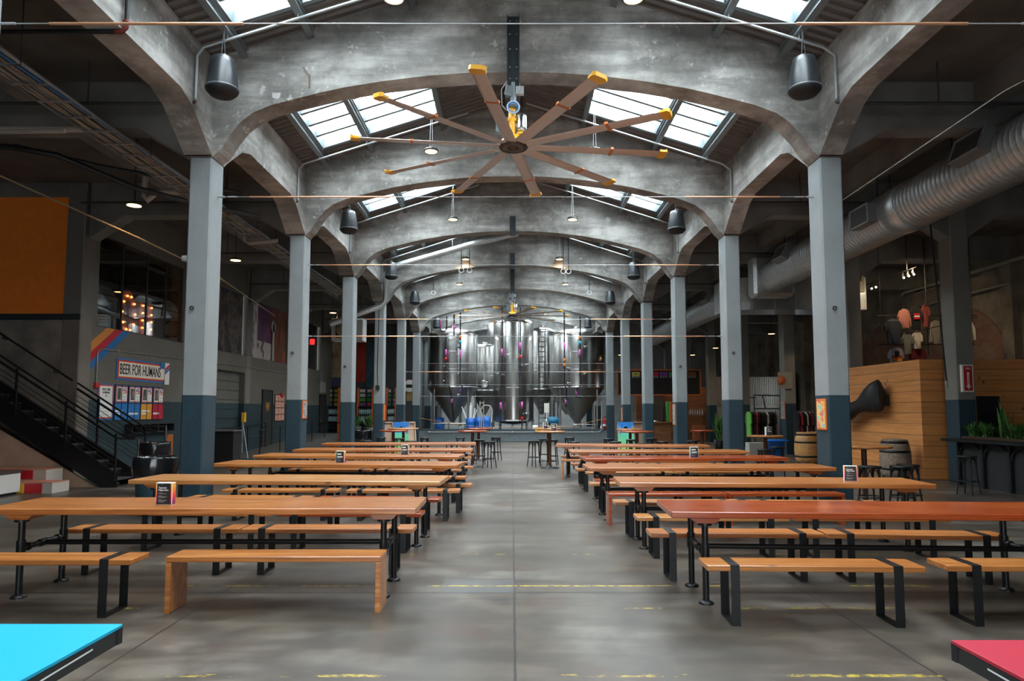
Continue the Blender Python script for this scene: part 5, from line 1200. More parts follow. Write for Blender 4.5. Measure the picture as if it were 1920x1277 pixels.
# cornhole boards leaning
def cornhole(label, x, y, rz):
    t = thing('cornhole_board', label, 'game board', (x, y, 0), rz); lean = math.radians(12)
    M4 = Matrix.Rotation(-lean, 4, 'X')
    m = MB(); m.mx = M4; w, h = .31, 1.2; n = 20; hc = .95; hr = .078
    # board face with a round hole
    ring = [(hr*math.cos(2*PI*k/n), hc+hr*math.sin(2*PI*k/n)) for k in range(n)]; sq = []
    for k in range(n):
        c, s_ = math.cos(2*PI*k/n), math.sin(2*PI*k/n); q = max(abs(c), abs(s_)); sq.append((.15*c/q, hc+.15*s_/q))
    for yy in (0, .018):
        v = [(a_, yy, b_) for a_, b_ in ring]+[(a_, yy, b_) for a_, b_ in sq]; m.add(v, [(k, (k+1) % n, n+(k+1) % n, n+k) for k in range(n)])
    v = [(a_, 0, b_) for a_, b_ in ring]+[(a_, .018, b_) for a_, b_ in ring]; m.add(v, [(k, (k+1) % n, n+(k+1) % n, n+k) for k in range(n)])
    m.box(-w, w, 0, .018, 0, hc-.15); m.box(-w, w, 0, .018, hc+.15, h); m.box(-w, -.15, 0, .018, hc-.15, hc+.15); m.box(.15, w, 0, .018, hc-.15, hc+.15)
    m.build('board', mat_corn, t)
    m = MB(); m.mx = M4; m.box(-w, -w+.03, .018, .11, 0, h); m.box(w-.03, w, .018, .11, 0, h); m.box(-w, w, .018, .11, 0, .03); m.box(-w, w, .018, .11, h-.03, h); m.build('frame', PLY, t)
    m = MB(); m.mx = M4; m.box(-.14, .14, .1, .105, hc-.14, hc+.14); m.build('hole_backing', BLK, t)
    m = MB(); m.bar((-.26, .28, 0), (-.26, .12, 1.0), .03, .08); m.bar((.26, .28, 0), (.26, .12, 1.0), .03, .08); m.build('prop', PLY, t)
mat_corn = mat_gradient('blue to green board', 2, [(0, (.45, .75, .10)), (.35, (.20, .62, .25)), (.75, (.12, .65, .45)), (.78, (.03, .33, .75)), (1., (.02, .20, .60))])
cornhole('blue and green game board leaning, left of the centre aisle', PX(750, 26.2), 26.2, .0); cornhole('blue and green game board leaning, right of the centre aisle', PX(1173, 26.2), 26.2, 0)
def woodframe(label, x, y):
    t = thing('board_back', label, 'game board', (x, y, 0), .5); M4 = Matrix.Rotation(-.2, 4, 'X')
    m = MB(); m.mx = M4; m.box(-.3, -.26, 0, .08, 0, 1.2); m.box(.26, .3, 0, .08, 0, 1.2); m.box(-.3, .3, 0, .08, 1.16, 1.2); m.box(-.3, .3, 0, .08, 0, .04); m.build('frame', PLY, t)
    m = MB(); m.mx = M4; m.box(-.3, .3, .08, .09, 0, 1.2); m.build('panel', PLY, t)
woodframe('plain back of a wooden game board, right of the left painted one', PX(769, 26.9), 26.9); woodframe('plain back of a wooden game board, right of the right painted one', PX(1199, 26.9), 26.9); woodframe('plain back of a wooden game board, left of the left painted one', PX(727, 26.6), 26.6)
# framed notices on columns
def notice(label, x, y, z0, z1, w, mt, face='f'):
    t = thing('notice', label, 'notice', (x, y, (z0+z1)/2), {'f': 0, 'r': PI/2, 'l': -PI/2}[face]); h = (z1-z0)/2
    MB().box(-w/2, w/2, -.02, 0, -h, h, .003).build('frame', orf, t); MB().box(-w/2+.025, w/2-.025, -.023, -.02, -h+.03, h-.03).build('print', mt, t)
cmk = mat_mural('colourful print', [(.3, (.05, .3, .45)), (.42, (.7, .1, .1)), (.52, (.75, .55, .1)), (.62, (.1, .45, .5)), (.75, (.8, .75, .7))], 8., (1, 1, 1))
dmk = mat_mural('black and white print', [(.4, (.02, .02, .02)), (.5, (.5, .48, .45)), (.58, (.02, .05, .06)), (.75, (.4, .42, .4))], 14., (1, 1, 1))
notice('orange-framed colourful print on the nearest right column', NX-.0, ROW(1)+.2, 1.34, 1.83, .32, cmk, 'l')
notice('orange-framed notice on the second left column', -NXL, ROW(2)+.22, 1.45, 1.86, .34, dmk, 'r'); notice('orange-framed notice on the fourth left column', -NXL, ROW(4)+.22, 1.25, 1.85, .34, orf, 'r')
notice('orange-framed notice on the third right column', NX, ROW(3)+.22, 1.2, 1.82, .34, dmk, 'l'); notice('narrow orange notice on the fifth right column', NX, ROW(5)+.22, 1.15, 1.75, .3, dmk, 'l')
notice('orange-framed dark notice on a far right-aisle column', 10.14, ROW(4)+.2, 1.3, 1.95, .4, dmk, 'l')
# cable and box on the fourth left column
t = thing('cable', 'black cable running down a left column to a small box', 'cable', (-NX-.12, ROW(4)-.02, 0)); MB().tube([(.02, 0, 5.6), (.0, 0, 4.2), (-.02, 0, 3.2), (.0, 0, 2.55)], .012, 6).build('wire', BLK, t); MB().box(-.07, .07, -.08, .0, 2.4, 2.56, .01).build('box', BLK, t)
for s in (-1, 1):
    for n in (1, 2, 3):
        t = thing('wall_ring', 'small iron ring on the %s left-row column' % ORD[n-1] if s < 0 else 'small iron ring on the %s right-row column' % ORD[n-1], 'ring', (s*5.05, ROW(n)-.015, 3.25 if n == 1 else 2.95))
        MB().tube([(.03*math.cos(2*PI*k/12), -.01, .03*math.sin(2*PI*k/12)) for k in range(13)], .008, 6, False).build('ring', PIPEB, t); MB().box(-.015, .015, -.01, .014, .02, .05).build('staple', GREY, t)
tag(MB().lathe([(0, 0), (.05, .0), (.06, .05), (.05, .16), (0, .16)], (0, 0, 0), 14).build('camera_dome', WHITE, None, (-5.17, ROW(1)+.2, 4.08), (0, -1.5, 0)), 'small white security camera on the nearest left column', 'camera')

# ================================================================== RIGHT SIDE
# --- plank-clad room
bx = thing('plank_box', 'room-sized box clad in pine boards in the right aisle', 'booth', (0, 0, 0))
MB().box(9.74, 15.0, 16.15, 19.6, 0, 2.86).build('cladding', PLANKS, bx)
MB().box(11.05, 11.6, 16.13, 16.15, 0.02, 1.98).build('door', BLK, bx); MB().box(12.3, 13.6, 16.10, 16.15, 1.4, 2.35).build('dark_window', plain('dark pane', (.01, .012, .014), .15), bx)
MB().box(12.25, 13.65, 16.08, 16.10, 2.35, 2.40).box(12.25, 12.30, 16.08, 16.10, 1.35, 2.4).box(12.25, 13.65, 16.08, 16.10, 1.35, 1.4).build('window_frame', BLK, bx)
# big boot-like bronze horn
t = thing('trunk_sculpture', 'dark flared trunk-like sculpture projecting from the pine-clad box', 'sculpture', (0, 0, 0))
HN = []
cen = [(9.45, 17.38, 2.00, .05, .30), (9.43, 17.45, 2.01, .19, .41), (9.42, 17.62, 1.99, .225, .40), (9.41, 17.85, 1.93, .20, .32), (9.40, 18.1, 1.84, .17, .23), (9.40, 18.35, 1.76, .15, .17), (9.38, 18.6, 1.69, .15, .18), (9.36, 18.85, 1.60, .17, .23), (9.34, 19.15, 1.53, .17, .25), (9.3, 19.5, 1.48, .14, .2), (9.3, 19.7, 1.46, .04, .08)]
m = MB(); n = 22; v = []
for i, (x, y, z, rx, rz_) in enumerate(cen):
    for k in range(n):
        a = 2*PI*k/n; w = 1+.04*math.sin(5*a+i)+.03*math.sin(3*a+2*i); v.append((x+rx*math.cos(a)*w, y+.05*math.sin(a)*(1 if i > 1 else .4), z+rz_*math.sin(a)*w))
m.add(v, [(i*n+k, i*n+(k+1) % n, (i+1)*n+(k+1) % n, (i+1)*n+k) for i in range(len(cen)-1) for k in range(n)], True); m.add(v[:n], [tuple(range(n))]); m.add(v[-n:], [tuple(range(n))])
m.build('body', plain('dark bronze', (.016, .015, .015), .5, .2, bump=.5, bscale=9), t); MB().box(9.5, 9.74, 17.5, 18.4, 1.75, 2.05).build('bracket', BLK, t)
# --- oak barrels
def barrel(label, x, y, h, r, wood, st=None):
    t = thing('barrel', label, 'barrel', (x, y, 0)); P_ = [(r*.80, 0), (r*.93, h*.18), (r, h*.38), (r*1.01, h*.5), (r, h*.62), (r*.93, h*.82), (r*.80, h)]
    MB().lathe([(0, .03)]+[(r*.76, .03)]+P_+[(r*.76, h), (r*.76, h-.03), (0, h-.03)], n=36).build('staves', wood, t)
    def rr(z): 
        u = z/h
        for i in range(len(P_)-1):
            if P_[i][1] <= z <= P_[i+1][1]: f_ = (z-P_[i][1])/(P_[i+1][1]-P_[i][1]); return P_[i][0]*(1-f_)+P_[i+1][0]*f_
        return P_[-1][0]
    for u in (.05, .27, .70, .93):
        z0_, z1_ = h*u-.028, h*u+.028; MB().lathe([(rr(max(0, z0_))+.002, z0_), (rr(max(0, z0_))+.006, z0_), (rr(min(h, z1_))+.006, z1_), (rr(min(h, z1_))+.002, z1_)], n=36).build('hoop', PIPEB, t)
    return t
gw = mat_wood('weathered oak', (.24, .17, .12), (.34, .25, .17), (.10, .06, .04), .7, 1, 0); ow = mat_wood('oiled oak', (.48, .23, .07), (.58, .30, .10), (.2, .08, .02), .5, 1, .1)
barrel('weathered grey oak barrel at the corner of the pine-clad box', 9.18, 16.35, .95, .34, gw)
barrel('amber oak barrel behind the nearest right column', PX(1509, 20.5), 20.5, .98, .37, ow); barrel('amber oak barrel half hidden by the nearest right column', PX(1533, 20.9), 20.9, .98, .37, ow)
# --- planter counter with arches
t = thing('planter_counter', 'black arched planter counter along the right aisle', 'planter', (0, 0, 0))
MB().box(9.62, 10.6, 11.1, 15.3, .96, 1.02, .01).build('counter_top', BLACKM, t); MB().box(9.95, 10.55, 11.2, 15.2, 0, .96).build('body', plain('black panel', (.016, .017, .018), .55), t)
for k in range(6): y = 11.23+k*.78; MB().box(9.88, 9.94, y-.03, y+.03, 0, .96).build('upright', BLACKM, t)
for k in range(5):
    y = 11.23+k*.78; pts = [(9.91, y+.39-.36*math.cos(PI*i/12), .64+.28*math.sin(PI*i/12)) for i in range(13)]; MB().tube(pts, .022, 6).build('arch_trim', BLACKM, t)
tag(MB().box(10.0, 10.5, 11.2, 15.15, 1.021, 1.07).build('mulch', SOIL, None), 'brown bark mulch filling the black planter', 'mulch', None, 'stuff')
for i in range(11):
    y = 11.45+i*.36; tall = i % 3 == 2
    plant('%s green plant in the black planter, %s from its near end' % ('tall upright' if tall else 'bushy low', ['first', 'second', 'third', 'fourth', 'fifth', 'sixth', 'seventh', 'eighth', 'ninth', 'tenth', 'eleventh', 'twelfth', 'thirteenth', 'fourteenth', 'fifteenth'][i]), 10.25+random.uniform(-.12, .12), y, 1.06, .85 if tall else .42, 15 if tall else 70, False, .14 if tall else .34, .035 if tall else .016, 30+i, .9 if tall else .2)
# --- fire extinguisher arrow sign
t = thing('arrow_sign', 'white and red fire extinguisher sign with a down arrow', 'sign', (10.38, ROW(2)-.0, 2.37)); MB().box(-.16, .10, -.07, 0, -.31, .31).build('sign_body', CREAM, t); MB().box(-.12, .07, -.074, -.07, -.28, .28).build('red_field', RED, t)
MB().box(-.05, -.0, -.078, -.0745, -.18, .14).prism([(-.085, -.17), (.035, -.17), (-.025, -.25)], -.078, -.0745, 'y').build('arrow', WHITE, t); text('FIRE', .065, WHITE, t, (-.025, -.077, .22), (PI/2, 0, 0), 'lettering', .9, .001); text('EXTINGUISHER', .032, RED, t, (-.025, -.0795, -.02), (PI/2, PI/2, 0), 'lettering', .95, .0005)
t = thing('hanging_pole', 'thin black pole hanging from the ceiling left of the aisle column', 'pole', (9.62, 15.2, 0)); MB().tube([(-.12, 0, 6.9), (.2, .1, 2.3)], .02, 8).build('pole', BLACKM, t); MB().lathe([(0, 0), (.03, 0), (.03, .14), (0, .14)], (.2, .1, 2.17), 10).build('tip', GREY, t)
# --- spiral duct
def duct(label, x, z, ya, yb, r, capz=True):
    t = thing('spiral_duct', label, 'duct', (x, 0, z)); m = MB(); prof = []; y = ya
    while y < yb: prof += [(r, y), (r, y+.095), (r+.005, y+.103), (r+.005, y+.112)]; y += .12
    prof.append((r, yb)); m.lathe([(0, ya)]+prof+[(0, yb)], n=44, axis='y'); m.build('duct_body', GALV, t)
    MB().lathe([(r+.004, (ya+yb)/2-.25), (r+.018, (ya+yb)/2-.25), (r+.018, (ya+yb)/2+.25), (r+.004, (ya+yb)/2+.25)], n=44, axis='y').build('joint_sleeve', GALV, t)
    m = MB(); y = ya+.6
    while y < yb: m.tube([(0, y, r), (0, y, 6.94-z)], .012, 6); y += 2.4
    m.build('hanger', BLACKM, t); return t
def register(t, y, ang, r):   # rectangular register saddled on the duct side
    M4 = Matrix.Rotation(ang, 4, 'Y'); m = MB(); m.mx = M4; m.box(-r-.16, -r+.05, y-.35, y+.35, -.19, .19); m.build('register_collar', plain('dull grey sheet', (.16, .165, .165), .5, .4), t)
    m = MB(); m.mx = M4
    for k in range(9): m.box(-r-.165, -r-.16, y-.30, y+.30, -.15+k*.035, -.13+k*.035)
    m.build('louvre', BLK, t)
    m = MB(); m.mx = M4; m.box(-r-.175, -r-.16, y-.36, y+.36, .17, .2); m.box(-r-.175, -r-.16, y-.36, y+.36, -.2, -.17); m.box(-r-.175, -r-.16, y-.36, y-.33, -.2, .2); m.box(-r-.175, -r-.16, y+.33, y+.36, -.2, .2); m.build('register_frame', GALV, t)
d1 = duct('wide galvanised spiral duct overhead in the right aisle, near run', 7.6, 5.54, 6.0, 19.4, .46)
for y, a in ((10.2, .35), (13.4, .0), (17.6, .45)): register(d1, y, a, .46)
tag(MB().box(7.02, 8.2, 19.4, 20.0, 4.95, 6.15, .08).tube([(7.6, 19.7, 6.1), (7.6, 19.7, 6.49)], .015, 6).build('duct_plenum', GALV), 'rounded sheet-metal plenum closing the near spiral duct', 'duct')
d2 = duct('galvanised spiral duct in the far right aisle', 7.6, 5.54, 23.4, 36.0, .45)
for y, a in ((24.6, .45), (28.2, .45)): register(d2, y, a, .45)
# oval cross duct
t = thing('cross_duct', 'curved sheet-metal duct crossing the right aisle, lit warm', 'duct', (0, 0, 0)); m = MB(); pts = []
for k in range(13): a = PI/2+PI*k/12*.5+PI*0; pts.append((7.9-1.0*math.sin(PI*k/24)-.0, 22.8+1.0-1.0*math.cos(PI*k/24)-1.0))
c = [(7.9, 23.3)]
def arcp(r, a0, a1, n=14): return [(8.0+r*math.cos(math.radians(a0+(a1-a0)*k/n)), 22.9+r*math.sin(math.radians(a0+(a1-a0)*k/n))) for k in range(n+1)]
out = arcp(.95, 180, 270)+[(11.6, 21.95)]; inn = [(11.6, 23.2), (8.2, 23.2)]; poly = [(7.05, 23.4)]+out+inn
m.prism(poly, 4.93, 6.0, 'z'); m.build('duct_body', GALV, t); m = MB()
for z in (5.2, 5.47, 5.74): m.tube([(x-.005, y-.01, z) for x, y in arcp(.955, 180, 262)], .008, 5)
for x in (8.6, 9.3, 10.0, 10.7): m.box(x-.015, x+.015, 21.93, 21.95, 4.93, 6.0)
m.build('seam', GALV, t); MB().box(10.85, 11.52, 21.88, 22.9, 5.5, 6.9).build('grille_box', plain('tan duct board', (.20, .17, .12), .6), t); MB().box(11.02, 11.42, 21.86, 21.88, 5.85, 6.6).build('grille', BLK, t)
# --- shirts on rails
rl = thing('clothes_rail', 'black pipe rails hung in front of the brick arch', 'rail', (0, 0, 0)); Yr = 20.3
m = MB(); m.tube([(PX(1650, Yr), Yr, 4.50), (PX(1834, Yr), Yr, 4.50)], .014, 6); m.tube([(PX(1650, Yr), Yr, 3.62), (PX(1830, Yr), Yr, 3.62)], .014, 6); m.build('pipe', BLACKM, rl)
m = MB(); m.tube([(PX(1655, Yr), Yr, 4.2), (PX(1655, Yr), Yr, 6.9)], .01, 6); m.tube([(PX(1828, Yr), Yr, 3.6), (PX(1828, Yr), Yr, 6.9)], .01, 6); m.tube([(PX(1742, Yr), Yr, 3.3), (PX(1742, Yr), Yr, 6.9)], .014, 6)
m.tube([(PX(1706, Yr), Yr, 3.95), (PX(1742, Yr), Yr-2.2, 4.15)], .012, 6); m.tube([(PX(1707, Yr), Yr, 5.1), (PX(1752, Yr), Yr-2.2, 5.3)], .012, 6); m.build('hanger_rod', BLACKM, rl)
def shirt(label, px, ptop, w, h, mt, sleeves=1, Y=None, extra=None):
    Y = Y or Yr-.08; z = PZ(ptop, Y); t = thing('hanging_shirt', label, 'shirt', (PX(px, Y), Y, z), random.uniform(-.1, .1), 'shirts hung in front of the brick arch')
    w = w/1267*Y/2; h = h/1267*Y; sw = w*.62; m = MB(); n = 8
    def panel(y):
        pts = [(-w*.22, 0), (-sw, -.05), (-w, -.12-h*.10*sleeves)]
        if sleeves > 1: pts += [(-w*1.05, -h*.92), (-w*.80, -h*.92), (-w*.68, -.3)]
        else: pts += [(-w*1.02, -.32), (-w*.78, -.35), (-w*.70, -.25)]
        pts += [(-w*.66, -h), (-w*.3, -h-.015), (0, -h), (w*.3, -h-.015), (w*.66, -h)]
        half = [p for p in pts if p[0] < 0]
        return half+[(0, -h)]+[(-x_, z_) for x_, z_ in half[::-1]]
    poly = panel(0); fr = [(x_, -.05-.02*math.cos(x_*40), z_) for x_, z_ in poly]; bk = [(x_, .05, z_) for x_, z_ in poly]; N_ = len(poly)
    m.add(fr+bk, [tuple(range(N_)), tuple(range(N_, 2*N_))[::-1]]+[(i, (i+1) % N_, N_+(i+1) % N_, N_+i) for i in range(N_)]); m.build('garment', mt, t)
    MB().tube([(-sw, 0, -.04), (0, 0, .03), (sw, 0, -.04)], .008, 6).tube([(0, 0, .03), (0, 0, .09), (.03, 0, .12), (0, 0, .14)], .005, 6).build('hanger', BLK, t)
    if extra: extra(t, w, h)
CG = lambda n, c: plain(n, c, .85)
shirt('salmon pink long-sleeved shirt on the upper rail', 1699, 578, 24, 36, CG('salmon cloth', (.38, .15, .11)), 2)
shirt('black shirt with a red and white print on the upper rail', 1721, 573, 22, 44, CG('black cloth', (.02, .02, .024)), 1, None, lambda t, w, h: (MB().box(-w*.45, w*.45, -.085, -.075, -.28, -.22).build('red_print', RED, t), MB().box(-w*.45, w*.45, -.085, -.075, -.33, -.29).build('white_print', WHITE, t), MB().box(-w*.45, w*.45, -.085, -.075, -.40, -.34).build('red_print', RED, t)))
shirt('narrow black and orange-red shirt on the upper rail', 1740, 570, 14, 42, CG('ember cloth', (.16, .03, .02)), 1)
shirt('large dark navy shirt below the upper rail', 1678, 598, 32, 46, CG('navy cloth', (.016, .022, .032)), 1, Yr-.2)
shirt('grey-green shirt under the salmon shirt', 1703, 623, 18, 40, CG('sage cloth', (.14, .15, .12)), 1)
shirt('cream white shirt in the middle row', 1722, 619, 17, 34, CG('cream cloth', (.55, .50, .43)), 1)
shirt('grey long-sleeved shirt left of the aisle column', 1758, 600, 22, 44, CG('warm grey cloth', (.20, .18, .15)), 2)
shirt('white long-sleeved shirt right of the aisle column', 1820, 600, 20, 40, CG('cream cloth', (.55, .50, .43)), 2)
shirt('raglan shirt with a sunset print above the pine box', 1681, 651, 28, 34, CG('pale print cloth', (.24, .24, .26)), 1, Yr, lambda t, w, h: (MB().box(-w*.6, w*.6, -.085, -.075, -.42, -.30).build('orange_print', OR2, t), MB().box(-w*.6, w*.6, -.085, -.075, -.34, -.26).build('red_print', RED, t), MB().box(-w*.3, w*.3, -.09, -.08, -.28, -.12).build('dark_print', BLK, t)))
shirt('maroon sweatshirt above the corner of the pine box', 1721, 652, 32, 34, CG('maroon cloth', (.13, .008, .012)), 1, Yr)
# spotlights on track
t = thing('track_light', 'ceiling track with small bright spotlights behind the pine box', 'light', (11.7, 21, 5.66)); MB().box(-.02, .02, -1.7, 1.7, .1, .13).tube([(0, -1.2, .13), (0, -1.2, 1.28)], .012, 6).tube([(0, 1.2, .13), (0, 1.2, 1.28)], .012, 6).build('track', BLK, t)
for k, y in enumerate((-1.5, -1.25, -1.0, .55, .8, 1.5)):
    MB().tube([(0, y, .1), (-.02, y, .0), (-.05, y-.1, -.08)], [.012, .035, .04], 10).build('spot_head', BLK, t); MB().lathe([(0, -.03), (.028, 0), (0, .03)], (-.06, y-.13, -.09), 8).build('lens', LAMPC, t)
l = bpy.data.lights.new('track_spot', 'SPOT'); l.energy = 180; l.color = (1, .75, .48); l.spot_size = 2.0; l.spot_blend = .9; l.shadow_soft_size = .15
o = bpy.data.objects.new('track_spot', l); S.collection.objects.link(o); o.location = (11.6, 19.4, 5.9); o.rotation_euler = (math.radians(50), 0, math.radians(-25))
# --- clothes racks, bins and boxes in the right aisle
def clothes_rack(label, xa, xb, y, n, cols):
    X0, X1 = PX(xa, y), PX(xb, y); t = thing('clothes_rack', label, 'rack', (0, 0, 0)); m = MB(); m.tube([(X0, y, 0), (X0, y, 1.62), (X1, y, 1.62), (X1, y, 0)], .016, 8); m.tube([(X0, y-.25, .03), (X0, y+.25, .03)], .016, 6); m.tube([(X1, y-.25, .03), (X1, y+.25, .03)], .016, 6); m.build('frame', BLACKM, t)
    cm_ = {'k': CG('black cloth', (.02, .02, .024)), 'r': CG('red cloth', (.35, .01, .02)), 'g': CG('lime cloth', (.15, .5, .08)), 'w': CG('cream cloth', (.55, .50, .43)), 'n': CG('navy cloth', (.016, .022, .032))}; cn_ = dict(k='black', r='red', g='lime green', w='cream', n='navy')
    for k in range(n):
        x = X0+.1+(X1-X0-.2)*k/(n-1); c = cols[k % len(cols)]
        g_ = thing('hanging_garment', '%s garment, %s from the left on %s' % (cn_[c], ['first', 'second', 'third', 'fourth', 'fifth', 'sixth', 'seventh', 'eighth', 'ninth', 'tenth', 'eleventh', 'twelfth', 'thirteenth', 'fourteenth'][k], label), 'garment', (x, y, 1.57), random.uniform(-.2, .2), 'garments on %s' % label)
        M_ = MB(); v = [(0, -.08, 0), (0, .08, 0), (0, .25, -.12), (0, .27, -.45), (0, .2, -.5), (0, .22, -1.0), (0, -.22, -1.0), (0, -.2, -.5), (0, -.27, -.45), (0, -.25, -.12)]; a_ = [(p[0]-.022, p[1], p[2]) for p in v]; b_ = [(p[0]+.03, p[1], p[2]) for p in v]; N_ = 10
        M_.add(a_+b_, [tuple(range(N_)), tuple(range(N_, 2*N_))[::-1]]+[(i, (i+1) % N_, N_+(i+1) % N_, N_+i) for i in range(N_)]); M_.build('cloth', cm_[c], g_); MB().tube([(0, -.15, -.03), (0, 0, .02), (0, 0, .05)], .005, 5).build('hook', GREY, g_)
clothes_rack('the rack near the second right column', 1396, 1452, 27, 14, 'gkkkrkkkkwkkkn'); clothes_rack('the rack by the amber barrels', 1486, 1524, 24, 9, 'krkkwkrkn')
tag(MB().box(PX(1397, 24), PX(1425, 24), 23.8, 24.2, .0, .5, .01).build('storage_box', plain('grey tub', (.35, .34, .31), .6)), 'pale grey tub under the clothes rack', 'box')
t = thing('storage_bin', 'bright blue plastic bin beside the aisle column', 'bin', (PX(1448, 19.5), 19.5, 0)); MB().lathe([(0, 0), (.24, 0), (.29, .74), (.32, .75), (.32, .8), (.27, .8), (.23, .05), (0, .05)], n=4).build('body', BARREL, t, None, (0, 0, PI/4)); MB().tube([(-.3, -.24, .78), (.3, -.24, .78)], .02, 6).build('rim', BARREL, t)
# bicycle-like frame on the rack wall
t = thing('metal_frame', 'blue-grey metal frame standing above the clothes rack', 'frame', (PX(1440, 27.4), 27.4, 0)); m = MB()
for a, b in (((-.6, 0, 0), (-.6, 0, 2.25)), ((.45, 0, 0), (.45, 0, 2.2)), ((-.6, 0, 2.25), (.5, 0, 2.22)), ((-.15, 0, 1.7), (-.25, 0, 2.24)), ((-.8, 0, 2.15), (-.5, 0, 2.15)), ((-.6, 0, 1.7), (.45, 0, 1.7))): m.tube([a, b], .03, 8)
m.build('tubes', plain('slate blue tube', (.04, .07, .10), .4, .3), t)
# beige partition and window at back right
struct(MB().box(11.0, XR, 38, 38.15, 0, 3.5).build('wall_partition', mat_beige if False else plain('beige ribbed partition', (.30, .26, .20), .7)))
t = thing('ribbed_panel', 'beige ribbed sheeting on the far right partition', 'panel', (0, 0, 0)); m = MB()
for k in range(40): m.box(11.3+k*.1, 11.36+k*.1, 37.96, 38.0, 1.9, 3.48)
m.build('ribs', plain('beige ribs', (.33, .285, .22), .6), t)
t = thing('hose_reel', 'orange round hose reel on a pale board, far right', 'hose reel', (PX(1446, 26.0), 25.1, PZ(713, 25.2))); MB().box(-.1, .42, .0, .04, -.32, .3).build('board', plain('pale board', (.30, .27, .22), .6), t); MB().lathe([(0, -.06), (.15, -.06), (.15, 0), (0, 0)], n=26, axis='y').build('reel', plain('orange reel', (.55, .14, .04), .5), t)
t = struct(MB().box(XR-.3, XR-.26, 36.2, 37.4, 1.4, 3.6).build('window_50', BLK), 'tall narrow far window'); 
MB().box(XR-.32, XR-.30, 36.3, 37.3, 1.5, 3.5).build('pane', plain('daylit pane', (.5, .6, .7), .3, emit=(.7, .85, 1), es=2.5), t)
for k in range(3):
    xa = PX(1370+k*16+2, 50.9); f = struct(MB().box(xa, xa+.5, 50.9, 50.96, 4.2, 5.3).build('window_%d' % (51+k), BLK), 'small far end window'); MB().box(xa+.05, xa+.45, 50.86, 50.9, 4.25, 5.2).build('pane', plain('daylit pane', (.5, .6, .7), .3, emit=(.7, .85, 1), es=2.5), f)
# --- bar: counter, menu board, shelves
YM = 36.0
t = thing('menu_board', 'long dark menu board in an orange frame over the bar', 'menu board', (0, YM, 0)); X0, X1 = PX(1158, YM), PX(1312, YM); Z0, Z1 = PZ(740, YM), PZ(694, YM)
MB().box(X0, X1, 0, .06, Z0, Z1).build('board', BLK, t); MB().box(X0-.05, X0+.02, -.02, .06, Z0-.05, Z1+.05).box(X1-.02, X1+.05, -.02, .06, Z0-.05, Z1+.05).box(X0, X1, -.02, .06, Z0-.05, Z0+.02).box(X0, X1, -.02, .06, Z1-.02, Z1+.05).build('frame', orf, t)
cols = [sc[0], sc[3], plain('tab red', (.65, .02, .08), .5), plain('tab purple', (.22, .05, .32), .5), sc[2], plain('tab brown', (.25, .08, .03), .5)]
for k in range(8):
    x = X0+.25+k*(X1-X0-.4)/8; MB().box(x, x+.42, -.01, 0, Z1-.32, Z1-.10).build('colour_tab', cols[[5, 0, 2, 2, 3, 4, 5, 5][k]], t); MB().box(x+.1, x+.32, -.013, -.0105, Z1-.22, Z1-.19).build('dark_text_line', BLK, t)
    m = MB()
    for q in range(3): m.box(x+q*.15, x+.1+q*.15, -.005, 0, Z1-.38, Z1-.355)
    m.build('price_line', WHITE, t)
MB().tube([(X0+.6, .03, Z1), (X0+.6, .03, 6.9)], .01, 5).tube([(X1-.6, .03, Z1), (X1-.6, .03, 6.9)], .01, 5).build('hanger', BLK, t)
wb = mat_wood('bar cladding', (.25, .10, .04), (.34, .15, .06), (.12, .04, .015), .5, 1, .1)
t = thing('bar_counter', 'wood-clad bar counter behind the right column row', 'counter', (0, 0, 0)); MB().box(5.4, 7.9, 33.9, 34.9, 0, .98).build('cladding', wb, t); MB().box(5.3, 8.0, 33.8, 35.0, .98, 1.03, .01).build('counter_top', wb, t)
t = thing('back_bar', 'dark wood back bar wall with a steel tap panel', 'bar', (0, 0, 0)); MB().box(PX(1190, 38), PX(1322, 38), 37.8, 38.0, 0, 2.9).build('panel', wb, t); MB().box(PX(1226, 37), PX(1246, 37), 37.3, 37.75, 1.0, 2.6).build('steel_panel', STEEL, t)
for k in range(9): tag(MB().lathe([(0, 0), (.045, 0), (.05, .16), (.02, .26), (.02, .32), (0, .32)], (PX(1300, 36)-.5+k*.13, 36.4, 1.36), 10).build('glass_bottle', plain('clear bottle', (.45, .48, .46), .2)), 'small clear bottle on the back shelf right of the bar', 'bottle', 'bottles on the back shelf')
t = thing('bottle_shelf', 'small wooden shelf holding clear bottles right of the bar', 'shelf', (PX(1300, 36), 36.4, 0)); MB().box(-.6, .65, -.15, .15, 1.32, 1.36).box(-.6, .65, -.15, .15, .95, .99).build('board', wb, t); MB().box(-.6, -.56, -.15, .15, 0, 1.32).box(.61, .65, -.15, .15, 0, 1.32).build('side', wb, t)
t = thing('espresso_cabinet', 'orange-brown cabinet under the bottle shelf', 'cabinet', (PX(1308, 35.5), 35.5, 0)); MB().box(-.3, .3, -.2, .2, 0, .85, .01).build('body', plain('rust brown', (.28, .09, .03), .6), t); MB().box(-.27, -.01, -.215, -.2, .05, .8).box(.01, .27, -.215, -.2, .05, .8).build('door', plain('rust brown door', (.32, .11, .04), .6), t)
for i, (px, c_, h) in enumerate(((1241, BLK, 1.0), (1250, sc[2], 1.3), (1255, plain('orange stick', (.6, .15, .04), .5), 1.3))): tag(MB().box(PX(px, 34.3)-.07, PX(px, 34.3)+.07, 34.2, 34.4, 1.035, 1.035+h*.8, .02).build('bar_display', c_), '%s upright display on the bar counter' % ['black', 'green', 'orange'][i], 'display')
tag(MB().lathe([(0, 0), (.2, 0), (.21, .04), (.0, .12)], (PX(1228, 34.4), 34.4, 1.035), 18).build('covered_dish', STEEL), 'silver covered dish on the bar counter', 'dish')
